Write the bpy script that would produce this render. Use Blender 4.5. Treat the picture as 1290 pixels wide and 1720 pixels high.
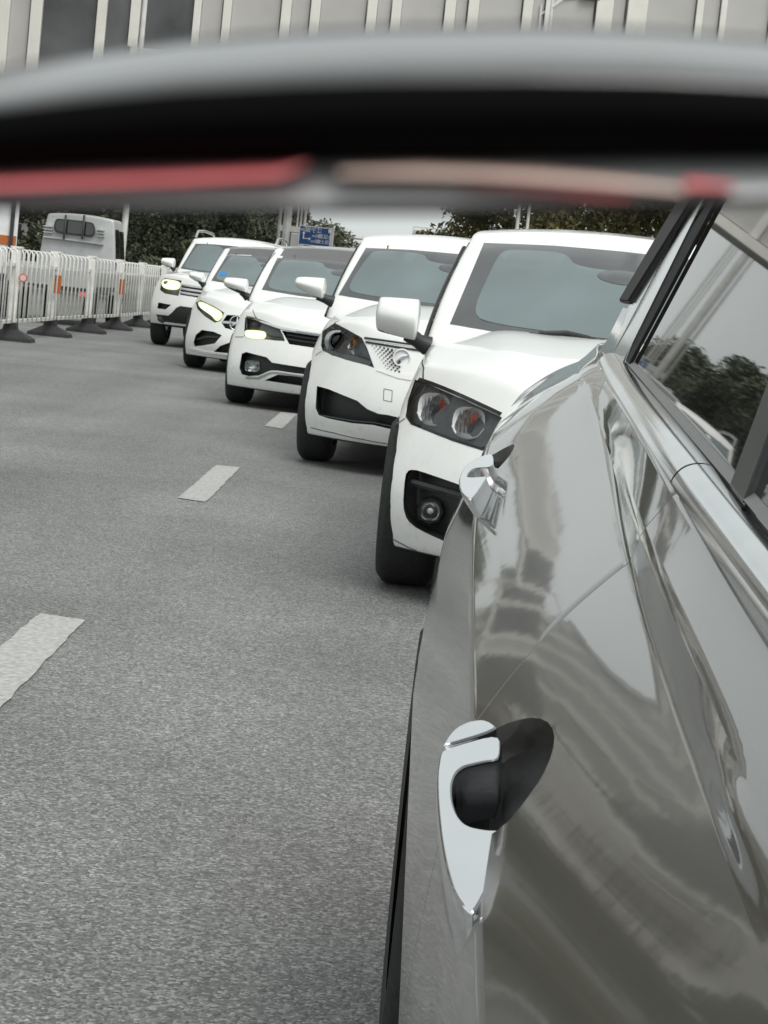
import bpy, bmesh, math, random
from mathutils import Vector, Matrix, noise
from mathutils.bvhtree import BVHTree
from mathutils.geometry import delaunay_2d_cdt
for o in list(bpy.data.objects):
    bpy.data.objects.remove(o)
random.seed(7)
SC = bpy.context.scene
COL = SC.collection
R = math.radians
V = Vector

# ------------------------------------------------------------------ camera
F = 3450.0                       # focal length in pixels of the 1290 x 1720 photograph
EYE = V((0, 0, 1.1))
th, ps, ro = math.atan(364.3 / F), math.atan(22 / F), R(6.0)
FW = V((-math.sin(ps) * math.cos(th), math.cos(ps) * math.cos(th), -math.sin(th)))
r0 = V((math.cos(ps), math.sin(ps), 0))
u0 = r0.cross(FW)
RT = r0 * math.cos(ro) + u0 * math.sin(ro)
UP = -r0 * math.sin(ro) + u0 * math.cos(ro)
cd = bpy.data.cameras.new('camera')
cam = bpy.data.objects.new('camera', cd)
COL.objects.link(cam)
cam.matrix_world = Matrix(((RT.x, UP.x, -FW.x, EYE.x), (RT.y, UP.y, -FW.y, EYE.y), (RT.z, UP.z, -FW.z, EYE.z), (0, 0, 0, 1)))
cd.sensor_fit = 'AUTO'
cd.sensor_width = 36
cd.lens = 36 * F / 1720
cd.clip_start = 0.02
cd.clip_end = 3000
cd.dof.use_dof = True
cd.dof.focus_distance = 2.4
cd.dof.aperture_fstop = 66
SC.camera = cam

# ------------------------------------------------------------------ light
W = bpy.data.worlds.new('World')
SC.world = W
W.use_nodes = True
nt = W.node_tree
nt.nodes.clear()
sky = nt.nodes.new('ShaderNodeTexSky')
sky.sky_type = 'NISHITA'
sky.sun_disc = False
sky.sun_elevation = R(58)
sky.sun_rotation = R(150)
sky.air_density = 1.0
sky.dust_density = 4.0
hs = nt.nodes.new('ShaderNodeHueSaturation')
hs.inputs['Saturation'].default_value = 0.12
mx = nt.nodes.new('ShaderNodeMix')
mx.data_type = 'RGBA'
mx.inputs[0].default_value = 0.72
mx.inputs['B'].default_value = (6.6, 6.95, 6.9, 1)
wtc = nt.nodes.new('ShaderNodeTexCoord')
wnz = nt.nodes.new('ShaderNodeTexNoise')
wnz.inputs['Scale'].default_value = 3.2
wnz.inputs['Detail'].default_value = 5
wcr = nt.nodes.new('ShaderNodeValToRGB')
wcr.color_ramp.elements[0].position = 0.32
wcr.color_ramp.elements[1].position = 0.70
wcr.color_ramp.elements[0].color = (5.9, 6.35, 6.3, 1)
wcr.color_ramp.elements[1].color = (7.3, 7.75, 7.6, 1)
nt.links.new(wtc.outputs['Generated'], wnz.inputs['Vector'])
nt.links.new(wnz.outputs['Fac'], wcr.inputs['Fac'])
nt.links.new(wcr.outputs['Color'], mx.inputs['B'])
bg = nt.nodes.new('ShaderNodeBackground')
bg.inputs['Strength'].default_value = 0.1
wo = nt.nodes.new('ShaderNodeOutputWorld')
nt.links.new(sky.outputs[0], hs.inputs['Color'])
nt.links.new(hs.outputs[0], mx.inputs['A'])
nt.links.new(mx.outputs['Result'], bg.inputs['Color'])
nt.links.new(bg.outputs[0], wo.inputs[0])
sd = bpy.data.lights.new('sun', 'SUN')
sd.energy = 1.5
sd.angle = R(35)
sd.color = (1, 0.97, 0.93)
sun = bpy.data.objects.new('sun', sd)
COL.objects.link(sun)
sun.rotation_euler = (R(32), 0, R(30))
SC.view_settings.view_transform = 'Standard'
SC.view_settings.look = 'None'
SC.view_settings.exposure = 0.45
SC.view_settings.gamma = 1
SC.view_settings.use_curve_mapping = False
SC.cycles.max_bounces = 10
SC.cycles.transparent_max_bounces = 16
SC.cycles.use_denoising = True


# ------------------------------------------------------------------ pixel geometry
def ray(px, py):
    return (FW * F + RT * (px - 645) + UP * (860 - py)).normalized()


def at(px, py, y):               # the point of that line of sight at the distance y down the road
    d = ray(px, py)
    return EYE + d * ((y - EYE.y) / d.y)


def ground(px, py, z=0.0):
    d = ray(px, py)
    return EYE + d * ((z - EYE.z) / d.z)


def on_plane(px, py, p0, n):
    d = ray(px, py)
    return EYE + d * ((p0 - EYE).dot(n) / d.dot(n))


def pix(p):
    q = V(p) - EYE
    w = q.dot(FW)
    return (645 + F * q.dot(RT) / w, 860 - F * q.dot(UP) / w)


# ------------------------------------------------------------------ materials
def mat(name, color=(0.5, 0.5, 0.5), rough=0.5, metal=0.0, spec=0.5, coat=0.0, ior=1.5, noise_scale=0, noise_amt=0.0, bump=0.0, emit=None, es=0.0, coat_rough=0.03):
    m = bpy.data.materials.new(name)
    m.use_nodes = True
    n = m.node_tree.nodes
    b = n['Principled BSDF']
    b.inputs['Base Color'].default_value = (*color, 1)
    b.inputs['Roughness'].default_value = rough
    b.inputs['Metallic'].default_value = metal
    b.inputs['Specular IOR Level'].default_value = spec
    b.inputs['IOR'].default_value = ior
    b.inputs['Coat Weight'].default_value = coat
    b.inputs['Coat Roughness'].default_value = coat_rough
    if emit:
        b.inputs['Emission Color'].default_value = (*emit, 1)
        b.inputs['Emission Strength'].default_value = es
    if noise_scale:
        tc = n.new('ShaderNodeTexCoord')
        nz = n.new('ShaderNodeTexNoise')
        nz.inputs['Scale'].default_value = noise_scale
        nz.inputs['Detail'].default_value = 6
        m.node_tree.links.new(tc.outputs['Object'], nz.inputs['Vector'])
        if noise_amt:
            cr = n.new('ShaderNodeValToRGB')
            cr.color_ramp.elements[0].position = 0.3
            cr.color_ramp.elements[1].position = 0.7
            cr.color_ramp.elements[0].color = (*[c * (1 - noise_amt) for c in color], 1)
            cr.color_ramp.elements[1].color = (*[min(1, c * (1 + noise_amt)) for c in color], 1)
            m.node_tree.links.new(nz.outputs['Fac'], cr.inputs['Fac'])
            m.node_tree.links.new(cr.outputs['Color'], b.inputs['Base Color'])
        if bump:
            bp = n.new('ShaderNodeBump')
            bp.inputs['Strength'].default_value = bump
            bp.inputs['Distance'].default_value = 0.01
            m.node_tree.links.new(nz.outputs['Fac'], bp.inputs['Height'])
            m.node_tree.links.new(bp.outputs['Normal'], b.inputs['Normal'])
    return m


def glass_mat(name, tint=(0.9, 0.95, 0.95), ior=1.5, k=1.0):
    m = bpy.data.materials.new(name)
    m.use_nodes = True
    n = m.node_tree.nodes
    n.clear()
    out = n.new('ShaderNodeOutputMaterial')
    mixn = n.new('ShaderNodeMixShader')
    fr = n.new('ShaderNodeFresnel')
    fr.inputs['IOR'].default_value = ior
    ml = n.new('ShaderNodeMath')
    ml.operation = 'MULTIPLY'
    ml.inputs[1].default_value = k
    ml.use_clamp = True
    tr = n.new('ShaderNodeBsdfTransparent')
    tr.inputs[0].default_value = (*tint, 1)
    gl = n.new('ShaderNodeBsdfGlossy')
    gl.inputs['Roughness'].default_value = 0.02
    L = m.node_tree.links
    L.new(fr.outputs[0], ml.inputs[0])
    L.new(ml.outputs[0], mixn.inputs[0])
    L.new(tr.outputs[0], mixn.inputs[1])
    L.new(gl.outputs[0], mixn.inputs[2])
    L.new(mixn.outputs[0], out.inputs[0])
    return m


M = {}
M['white_paint'] = mat('white_paint', (0.80, 0.81, 0.79), 0.35, coat=0.8, noise_scale=3, noise_amt=0.03)
_p = M['white_paint'].node_tree
_b = _p.nodes['Principled BSDF']
_src = _b.inputs['Base Color'].links[0].from_socket
_tc2 = _p.nodes.new('ShaderNodeTexCoord')
_d1 = _p.nodes.new('ShaderNodeTexNoise')
_d1.inputs['Scale'].default_value = 26
_d1.inputs['Detail'].default_value = 10
_d1.inputs['Roughness'].default_value = 0.7
_p.links.new(_tc2.outputs['Object'], _d1.inputs['Vector'])
_rm = _p.nodes.new('ShaderNodeValToRGB')
_rm.color_ramp.elements[0].position = 0.52
_rm.color_ramp.elements[1].position = 0.80
_p.links.new(_d1.outputs['Fac'], _rm.inputs['Fac'])
_sp = _p.nodes.new('ShaderNodeSeparateXYZ')
_p.links.new(_tc2.outputs['Object'], _sp.inputs[0])
_mz = _p.nodes.new('ShaderNodeMapRange')
_mz.inputs[1].default_value = 0.65
_mz.inputs[2].default_value = 0.15
_mz.inputs[3].default_value = 0.05
_mz.inputs[4].default_value = 0.55
_p.links.new(_sp.outputs['Z'], _mz.inputs[0])
_ml = _p.nodes.new('ShaderNodeMath')
_ml.operation = 'MULTIPLY'
_p.links.new(_rm.outputs['Color'], _ml.inputs[0])
_p.links.new(_mz.outputs[0], _ml.inputs[1])
_mx = _p.nodes.new('ShaderNodeMix')
_mx.data_type = 'RGBA'
_p.links.new(_ml.outputs[0], _mx.inputs[0])
_p.links.new(_src, _mx.inputs['A'])
_mx.inputs['B'].default_value = (0.30, 0.28, 0.24, 1)
_p.links.new(_mx.outputs['Result'], _b.inputs['Base Color'])
M['grey_paint'] = mat('grey_paint', (0.108, 0.105, 0.096), 0.32, metal=0.45, coat=1.0, noise_scale=900, noise_amt=0.12, coat_rough=0.045)
_n = M['grey_paint'].node_tree
_tc = _n.nodes.new('ShaderNodeTexCoord')
_nz = _n.nodes.new('ShaderNodeTexNoise')
_nz.inputs['Scale'].default_value = 13
_nz.inputs['Detail'].default_value = 3
_bp = _n.nodes.new('ShaderNodeBump')
_bp.inputs['Strength'].default_value = 0.06
_bp.inputs['Distance'].default_value = 0.0022
_n.links.new(_tc.outputs['Object'], _nz.inputs['Vector'])
_n.links.new(_nz.outputs['Fac'], _bp.inputs['Height'])
_n.links.new(_bp.outputs['Normal'], _n.nodes['Principled BSDF'].inputs['Coat Normal'])
M['roof_grey'] = mat('roof_grey', (0.10, 0.098, 0.098), 0.25, coat=0.6, noise_scale=4, noise_amt=0.05)
M['black_gloss'] = mat('black_gloss', (0.006, 0.006, 0.007), 0.12, noise_scale=30, noise_amt=0.2)
M['black_plastic'] = mat('black_plastic', (0.018, 0.019, 0.02), 0.5, noise_scale=90, noise_amt=0.3, bump=0.1)
M['dark_trim'] = mat('dark_trim', (0.035, 0.036, 0.038), 0.35, noise_scale=60, noise_amt=0.2)
M['belt_grey'] = mat('belt_grey', (0.16, 0.16, 0.155), 0.45, noise_scale=60, noise_amt=0.1)
M['rubber'] = mat('rubber', (0.022, 0.022, 0.023), 0.75, noise_scale=50, noise_amt=0.3, bump=0.3)
M['rim_metal'] = mat('rim_metal', (0.4, 0.41, 0.42), 0.3, metal=0.9, noise_scale=20, noise_amt=0.1)
M['chrome'] = mat('chrome', (0.78, 0.80, 0.82), 0.06, metal=1.0, noise_scale=14, noise_amt=0.03)
M['satin_chrome'] = mat('satin_chrome', (0.62, 0.63, 0.63), 0.2, metal=1.0, noise_scale=40, noise_amt=0.05)
M['screen_glass'] = mat('screen_glass', (0.055, 0.092, 0.096), 0.05, ior=2.9, noise_scale=2.2, noise_amt=0.3)
M['screen_border'] = mat('screen_border', (0.07, 0.074, 0.078), 0.06, ior=1.75, noise_scale=5, noise_amt=0.15)
M['side_glass'] = mat('side_glass', (0.02, 0.022, 0.022), 0.02, ior=1.9, noise_scale=3, noise_amt=0.3)
M['lens'] = glass_mat('lens', (0.93, 0.95, 0.95), 1.45)
M['lamp_on'] = mat('lamp_on', (0.16, 0.17, 0.10), 0.3, emit=(0.90, 1.0, 0.52), es=0.9, noise_scale=5, noise_amt=0.05)
M['reflector'] = mat('reflector', (0.92, 0.92, 0.92), 0.2, metal=0.1, noise_scale=60, noise_amt=0.1)
M['lamp_liner'] = mat('lamp_liner', (0.13, 0.132, 0.135), 0.3, noise_scale=40, noise_amt=0.2)
M['lamp_core'] = mat('lamp_core', (0.2, 0.2, 0.18), 0.3, emit=(1.0, 1.0, 0.78), es=1.3, noise_scale=5, noise_amt=0.05)
M['red_glint'] = mat('red_glint', (0.75, 0.07, 0.05), 0.2, noise_scale=60, noise_amt=0.2)  # painted brake-light glints inside the nearest car's headlamps
M['amber'] = mat('amber', (0.5, 0.22, 0.04), 0.25, noise_scale=50, noise_amt=0.1)
M['red_glint_and_lamp'] = mat('red_glint_and_lamp', (0.80, 0.19, 0.20), 0.35, noise_scale=80, noise_amt=0.15)  # painted red reflections on the mirror lip; also the truck's tail lamps
M['disc_red'] = mat('disc_red', (0.55, 0.13, 0.11), 0.5, noise_scale=30, noise_amt=0.1)
M['pale_glint_and_disc'] = mat('pale_glint_and_disc', (0.75, 0.55, 0.48), 0.25, noise_scale=80, noise_amt=0.1)  # painted pale reflection on the mirror lip; also the barrier disc's centre
M['brake_lamp'] = mat('brake_lamp', (0.5, 0.01, 0.01), 0.3, emit=(1, 0.03, 0.03), es=5, noise_scale=40, noise_amt=0.1)
M['sticker'] = mat('sticker', (0.03, 0.22, 0.5), 0.5, noise_scale=30, noise_amt=0.2)
M['fence_white'] = mat('fence_white', (0.74, 0.74, 0.70), 0.5, noise_scale=5, noise_amt=0.24)
M['reflector_orange'] = mat('reflector_orange', (0.45, 0.13, 0.03), 0.3, noise_scale=40, noise_amt=0.2)
M['truck_silver'] = mat('truck_silver', (0.47, 0.48, 0.475), 0.42, metal=0.3, noise_scale=5, noise_amt=0.1)
M['sign_blue'] = mat('sign_blue', (0.012, 0.07, 0.24), 0.5, noise_scale=3, noise_amt=0.1)
M['sign_white'] = mat('sign_white', (0.75, 0.76, 0.77), 0.5, noise_scale=9, noise_amt=0.05)
M['galv'] = mat('galv', (0.62, 0.62, 0.6), 0.55, noise_scale=4, noise_amt=0.1)
M['pole_dark'] = mat('pole_dark', (0.2, 0.2, 0.2), 0.7, noise_scale=4, noise_amt=0.2)
M['concrete'] = mat('concrete', (0.36, 0.36, 0.35), 0.8, noise_scale=3, noise_amt=0.15, bump=0.2)
M['wall_tan'] = mat('wall_tan', (0.36, 0.325, 0.29), 0.8, noise_scale=1.2, noise_amt=0.12, bump=0.1)
M['wall_tan2'] = mat('wall_tan2', (0.30, 0.285, 0.262), 0.8, noise_scale=0.8, noise_amt=0.2, bump=0.1)
M['wall_pale'] = mat('wall_pale', (0.50, 0.49, 0.45), 0.75, noise_scale=1.0, noise_amt=0.1, bump=0.1)
M['panel_grey'] = mat('panel_grey', (0.47, 0.46, 0.445), 0.4, noise_scale=0.6, noise_amt=0.08)
M['mullion'] = mat('mullion', (0.74, 0.73, 0.68), 0.45, noise_scale=2, noise_amt=0.05)
M['bay_glass'] = mat('bay_glass', (0.085, 0.085, 0.09), 0.15, noise_scale=0.5, noise_amt=0.5)
M['window_dark'] = mat('window_dark', (0.03, 0.034, 0.04), 0.08, noise_scale=0.7, noise_amt=0.4)
M['bark'] = mat('bark', (0.09, 0.07, 0.05), 0.9, noise_scale=9, noise_amt=0.4, bump=0.5)
M['soil'] = mat('soil', (0.11, 0.10, 0.07), 0.95, noise_scale=2.5, noise_amt=0.4, bump=0.3)
M['cover_grey'] = mat('cover_grey', (0.42, 0.42, 0.43), 0.3, coat=0.5, noise_scale=60, noise_amt=0.05)
M['cover_gloss'] = mat('cover_gloss', (0.045, 0.045, 0.047), 0.22, spec=0.5, coat=0.5, coat_rough=0.18, noise_scale=60, noise_amt=0.1)
M['black_matt'] = mat('black_matt', (0.0015, 0.0015, 0.002), 0.7, spec=0.05, noise_scale=60, noise_amt=0.2)
M['lip_grey'] = mat('lip_grey', (0.30, 0.305, 0.31), 0.35, coat=0.3, noise_scale=60, noise_amt=0.05)


def leaf_mat(name, c):
    m = mat(name, c, 0.6, spec=0.25)
    n = m.node_tree.nodes
    L = m.node_tree.links
    gi = n.new('ShaderNodeNewGeometry')
    cr = n.new('ShaderNodeValToRGB')
    cr.color_ramp.elements[0].color = (c[0] * 0.55, c[1] * 0.6, c[2] * 0.6, 1)
    cr.color_ramp.elements[1].color = (c[0] * 1.55, c[1] * 1.4, c[2] * 1.2, 1)
    L.new(gi.outputs['Random Per Island'], cr.inputs[0])
    L.new(cr.outputs[0], n['Principled BSDF'].inputs['Base Color'])
    return m


M['leaf_dark'] = leaf_mat('leaf_dark', (0.092, 0.108, 0.075))
M['leaf_olive'] = leaf_mat('leaf_olive', (0.115, 0.112, 0.05))


def asphalt():
    m = bpy.data.materials.new('asphalt')
    m.use_nodes = True
    n = m.node_tree.nodes
    L = m.node_tree.links
    b = n['Principled BSDF']
    tc = n.new('ShaderNodeTexCoord')
    vo = n.new('ShaderNodeTexVoronoi')
    vo.inputs['Scale'].default_value = 155
    vo.inputs['Randomness'].default_value = 1
    vo2 = n.new('ShaderNodeTexVoronoi')
    vo2.inputs['Scale'].default_value = 320
    n1 = n.new('ShaderNodeTexNoise')
    n1.inputs['Scale'].default_value = 0.7
    n1.inputs['Detail'].default_value = 5
    n2 = n.new('ShaderNodeTexNoise')
    n2.inputs['Scale'].default_value = 14
    n2.inputs['Detail'].default_value = 8
    for q in (vo, vo2, n1, n2):
        L.new(tc.outputs['Object'], q.inputs['Vector'])
    sep = n.new('ShaderNodeSeparateColor')
    L.new(vo.outputs['Color'], sep.inputs[0])
    ramp = n.new('ShaderNodeValToRGB')
    e = ramp.color_ramp.elements
    e[0].position = 0.0
    e[0].color = (0.045, 0.046, 0.044, 1)
    e[1].position = 1.0
    e[1].color = (0.46, 0.47, 0.46, 1)
    k = e.new(0.55)
    k.color = (0.172, 0.176, 0.171, 1)
    k = e.new(0.85)
    k.color = (0.30, 0.306, 0.298, 1)
    L.new(sep.outputs[0], ramp.inputs[0])
    sep2 = n.new('ShaderNodeSeparateColor')
    L.new(vo2.outputs['Color'], sep2.inputs[0])
    r2 = n.new('ShaderNodeValToRGB')
    r2.color_ramp.elements[0].color = (0.06, 0.06, 0.058, 1)
    r2.color_ramp.elements[1].color = (0.26, 0.265, 0.26, 1)
    L.new(sep2.outputs[1], r2.inputs[0])
    mxa = n.new('ShaderNodeMix')
    mxa.data_type = 'RGBA'
    mxa.inputs[0].default_value = 0.35
    L.new(ramp.outputs[0], mxa.inputs['A'])
    L.new(r2.outputs[0], mxa.inputs['B'])
    mp = n.new('ShaderNodeMapping')
    mp.inputs['Scale'].default_value = (0.9, 0.045, 1)
    n3 = n.new('ShaderNodeTexNoise')
    n3.inputs['Scale'].default_value = 1.6
    n3.inputs['Detail'].default_value = 4
    L.new(tc.outputs['Object'], mp.inputs['Vector'])
    L.new(mp.outputs[0], n3.inputs['Vector'])
    m3 = n.new('ShaderNodeMapRange')
    m3.inputs[1].default_value = 0.3
    m3.inputs[2].default_value = 0.7
    m3.inputs[3].default_value = 0.86
    m3.inputs[4].default_value = 1.14
    L.new(n3.outputs['Fac'], m3.inputs[0])
    # worn and dirty areas
    add = n.new('ShaderNodeMath')
    add.operation = 'ADD'
    L.new(n1.outputs['Fac'], add.inputs[0])
    ml = n.new('ShaderNodeMath')
    ml.operation = 'MULTIPLY'
    ml.inputs[1].default_value = 0.4
    L.new(n2.outputs['Fac'], ml.inputs[0])
    L.new(ml.outputs[0], add.inputs[1])
    mr = n.new('ShaderNodeMapRange')
    mr.inputs[1].default_value = 0.45
    mr.inputs[2].default_value = 0.95
    mr.inputs[3].default_value = 0.74
    mr.inputs[4].default_value = 1.2
    L.new(add.outputs[0], mr.inputs[0])
    mb = n.new('ShaderNodeMix')
    mb.data_type = 'RGBA'
    mb.blend_type = 'MULTIPLY'
    mb.inputs[0].default_value = 1
    L.new(mxa.outputs['Result'], mb.inputs['A'])
    L.new(mr.outputs[0], mb.inputs['B'])
    mt = n.new('ShaderNodeMix')
    mt.data_type = 'RGBA'
    mt.blend_type = 'MULTIPLY'
    mt.inputs[0].default_value = 1
    L.new(mb.outputs['Result'], mt.inputs['A'])
    L.new(m3.outputs[0], mt.inputs['B'])
    L.new(mt.outputs['Result'], b.inputs['Base Color'])
    b.inputs['Roughness'].default_value = 0.62
    bp = n.new('ShaderNodeBump')
    bp.inputs['Strength'].default_value = 0.9
    bp.inputs['Distance'].default_value = 0.004
    L.new(vo.outputs['Distance'], bp.inputs['Height'])
    bp.invert = True
    L.new(bp.outputs[0], b.inputs['Normal'])
    return m


M['asphalt'] = asphalt()
M['road_paint'] = mat('road_paint', (0.37, 0.375, 0.36), 0.6, noise_scale=55, noise_amt=0.28, bump=0.35)


# ------------------------------------------------------------------ mesh helpers
def obj(name, me, m=None, parent=None, smooth=False, sharp=None):
    if isinstance(me, bmesh.types.BMesh):
        bm = me
        me = bpy.data.meshes.new(name)
        bm.normal_update()
        bm.to_mesh(me)
        bm.free()
    o = bpy.data.objects.new(name, me)
    COL.objects.link(o)
    if m is not None:
        for q in (m if isinstance(m, (list, tuple)) else [m]):
            me.materials.append(q)
    if parent is not None:
        o.parent = parent
    if smooth or sharp:
        for p in me.polygons:
            p.use_smooth = True
        if sharp:
            me.set_sharp_from_angle(angle=R(sharp))
    return o


def tag(o, label=None, cat=None, group=None, kind=None):
    if label:
        o['label'] = label
    if cat:
        o['category'] = cat
    if group:
        o['group'] = group
    if kind:
        o['kind'] = kind
    return o


def thing(name, label, cat, loc=(0, 0, 0), rz=0.0, group=None):
    o = bpy.data.objects.new(name, None)
    o.empty_display_size = 0.2
    COL.objects.link(o)
    o.matrix_world = Matrix.Translation(V(loc)) @ Matrix.Rotation(rz, 4, 'Z')
    return tag(o, label, cat, group)


def dup(root, loc, rz=0.0, label=None, scale=None):
    def cp(o, par):
        c = o.copy()
        COL.objects.link(c)
        if par is not None:
            c.parent = par
        for ch in [x for x in KIDS.get(o.name, [])]:
            cp(ch, c)
        return c
    KIDS = {}
    for x in bpy.data.objects:
        if x.parent:
            KIDS.setdefault(x.parent.name, []).append(x)
    c = cp(root, None)
    c.matrix_world = Matrix.Translation(V(loc)) @ Matrix.Rotation(rz, 4, 'Z') @ (Matrix.Diagonal((*scale, 1)) if scale else Matrix())
    if label:
        c['label'] = label
    return c


def box(bm, x0, x1, y0, y1, z0, z1):
    vs = [bm.verts.new((x, y, z)) for x in (x0, x1) for y in (y0, y1) for z in (z0, z1)]
    for f in ((0, 1, 3, 2), (4, 6, 7, 5), (0, 4, 5, 1), (2, 3, 7, 6), (0, 2, 6, 4), (1, 5, 7, 3)):
        bm.faces.new([vs[i] for i in f])
    return vs


def bx(x0, x1, y0, y1, z0, z1, bevel=0.0):
    bm = bmesh.new()
    box(bm, x0, x1, y0, y1, z0, z1)
    if bevel:
        bmesh.ops.bevel(bm, geom=bm.edges[:], offset=bevel, segments=2, affect='EDGES', profile=0.6)
    bmesh.ops.recalc_face_normals(bm, faces=bm.faces[:])
    return bm


def tube(bm, pts, rad, n=8, cap=True):
    pts = [V(p) for p in pts]
    rads = rad if isinstance(rad, (list, tuple)) else [rad] * len(pts)
    rings = []
    prev = None
    for i, p in enumerate(pts):
        t = (pts[min(i + 1, len(pts) - 1)] - pts[max(i - 1, 0)]).normalized()
        ref = V((0, 0, 1)) if abs(t.z) < 0.9 else V((1, 0, 0))
        if prev is None:
            a = t.cross(ref).normalized()
        else:
            a = (prev - t * prev.dot(t)).normalized()
        prev = a
        b = t.cross(a)
        rings.append([bm.verts.new(p + (a * math.cos(2 * math.pi * k / n) + b * math.sin(2 * math.pi * k / n)) * rads[i]) for k in range(n)])
    for r1, r2 in zip(rings, rings[1:]):
        for k in range(n):
            bm.faces.new((r1[k], r1[(k + 1) % n], r2[(k + 1) % n], r2[k]))
    if cap:
        bm.faces.new(rings[0][::-1])
        bm.faces.new(rings[-1])
    return bm


def grid_bm(rows, closed=False, bm=None):
    bm = bm or bmesh.new()
    g = [[bm.verts.new(p) for p in r] for r in rows]
    for i in range(len(g) - 1):
        n = len(g[i])
        for j in range(n if closed else n - 1):
            bm.faces.new((g[i][j], g[i][(j + 1) % n], g[i + 1][(j + 1) % n], g[i + 1][j]))
    return bm


def evaluated(me, mods):
    """mesh data after the modifiers that MODS adds to a passing object"""
    o = bpy.data.objects.new('passing', me)
    COL.objects.link(o)
    extra = mods(o) or []
    dg = bpy.context.evaluated_depsgraph_get()
    dg.update()
    out = bpy.data.meshes.new_from_object(o.evaluated_get(dg), preserve_all_data_layers=True, depsgraph=dg)
    bpy.data.objects.remove(o)
    for e in extra:
        bpy.data.objects.remove(e)
    return out


def to_mesh(bm, name='mesh'):
    me = bpy.data.meshes.new(name)
    bm.normal_update()
    bm.to_mesh(me)
    bm.free()
    return me


def subdiv(bm, lv=2):
    me = to_mesh(bm)

    def mods(o):
        s = o.modifiers.new('s', 'SUBSURF')
        s.levels = lv
        s.render_levels = lv
    return evaluated(me, mods)


def lattice(A, B, C, fn):
    """closed surface of the box lattice A x B x C, every point placed by fn(a, b, c)"""
    bm = bmesh.new()
    vs = {}

    def v(i, j, k):
        key = (i, j, k)
        if key not in vs:
            vs[key] = bm.verts.new(fn(A[i], B[j], C[k]))
        return vs[key]
    na, nb, nc = len(A), len(B), len(C)
    for i in range(na - 1):
        for k in range(nc - 1):
            bm.faces.new((v(i, 0, k), v(i + 1, 0, k), v(i + 1, 0, k + 1), v(i, 0, k + 1)))
            bm.faces.new((v(i, nb - 1, k), v(i, nb - 1, k + 1), v(i + 1, nb - 1, k + 1), v(i + 1, nb - 1, k)))
        for j in range(nb - 1):
            bm.faces.new((v(i, j, nc - 1), v(i + 1, j, nc - 1), v(i + 1, j + 1, nc - 1), v(i, j + 1, nc - 1)))
            bm.faces.new((v(i, j, 0), v(i, j + 1, 0), v(i + 1, j + 1, 0), v(i + 1, j, 0)))
    for j in range(nb - 1):
        for k in range(nc - 1):
            bm.faces.new((v(0, j, k), v(0, j, k + 1), v(0, j + 1, k + 1), v(0, j + 1, k)))
            bm.faces.new((v(na - 1, j, k), v(na - 1, j + 1, k), v(na - 1, j + 1, k + 1), v(na - 1, j, k + 1)))
    bmesh.ops.recalc_face_normals(bm, faces=bm.faces[:])
    return bm


def interp(tab, t):
    if t <= tab[0][0]:
        return tab[0][1]
    for (a, p), (b, q) in zip(tab, tab[1:]):
        if t <= b:
            u = (t - a) / (b - a)
            return p + (q - p) * u
    return tab[-1][1]


def smooth_poly(poly, it=1, keep=0.25):
    for _ in range(it):
        out = []
        for i in range(len(poly)):
            a, b = V(poly[i]), V(poly[(i + 1) % len(poly)])
            out += [a.lerp(b, keep), a.lerp(b, 1 - keep)]
        poly = out
    return poly


def inside(poly, x, z):
    c = False
    n = len(poly)
    for i in range(n):
        x1, z1 = poly[i][0], poly[i][1]
        x2, z2 = poly[(i + 1) % n][0], poly[(i + 1) % n][1]
        if (z1 > z) != (z2 > z) and x < (x2 - x1) * (z - z1) / (z2 - z1) + x1:
            c = not c
    return c


def fill(poly, step):
    """triangulated polygon with points inside: (points, boundary count, triangles)"""
    b = []
    for i in range(len(poly)):
        p, q = V(poly[i][:2]), V(poly[(i + 1) % len(poly)][:2])
        n = max(1, int((q - p).length / step))
        b += [p.lerp(q, k / n) for k in range(n)]
    xs, zs = [p[0] for p in b], [p[1] for p in b]
    pts = list(b)
    x = min(xs) + step * 0.5
    while x < max(xs):
        z = min(zs) + step * 0.5
        while z < max(zs):
            if inside(b, x, z) and min((V((x, z)) - p).length for p in b) > step * 0.45:
                pts.append(V((x, z)))
            z += step
        x += step
    nb = len(b)
    vv, ee, ff, *_ = delaunay_2d_cdt(pts, [(i, (i + 1) % nb) for i in range(nb)], [], 1, 1e-6)
    return vv, nb, ff, b


# ------------------------------------------------------------------ the road and the open ground
def sheet(name, pts, z, m, label=None):
    bm = bmesh.new()
    bm.faces.new([bm.verts.new((x, y, z)) for x, y in pts])
    o = obj(name, bm, m)
    o['kind'] = 'structure'
    return o


sheet('ground', [(-1200, -400), (1200, -400), (1200, 2500), (-1200, 2500)], -0.02, M['soil'])
sheet('road', [(-16, -30), (9, -30), (9, 240), (-16, 240)], 0.0, M['asphalt'])


def kerb(name, x0, x1, y0, y1):
    o = obj(name, bx(x0, x1, y0, y1, -0.05, 0.14, 0.02), M['concrete'])
    o['kind'] = 'structure'


kerb('kerb', -16.3, -16.0, -30, 240)
kerb('kerb', 9.0, 9.3, -30, 240)
sheet('pavement', [(-22, -30), (-16.3, -30), (-16.3, 240), (-22, 240)], 0.12, M['concrete'])
sheet('pavement', [(9.3, -30), (14, -30), (14, 240), (9.3, 240)], 0.12, M['concrete'])


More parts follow.
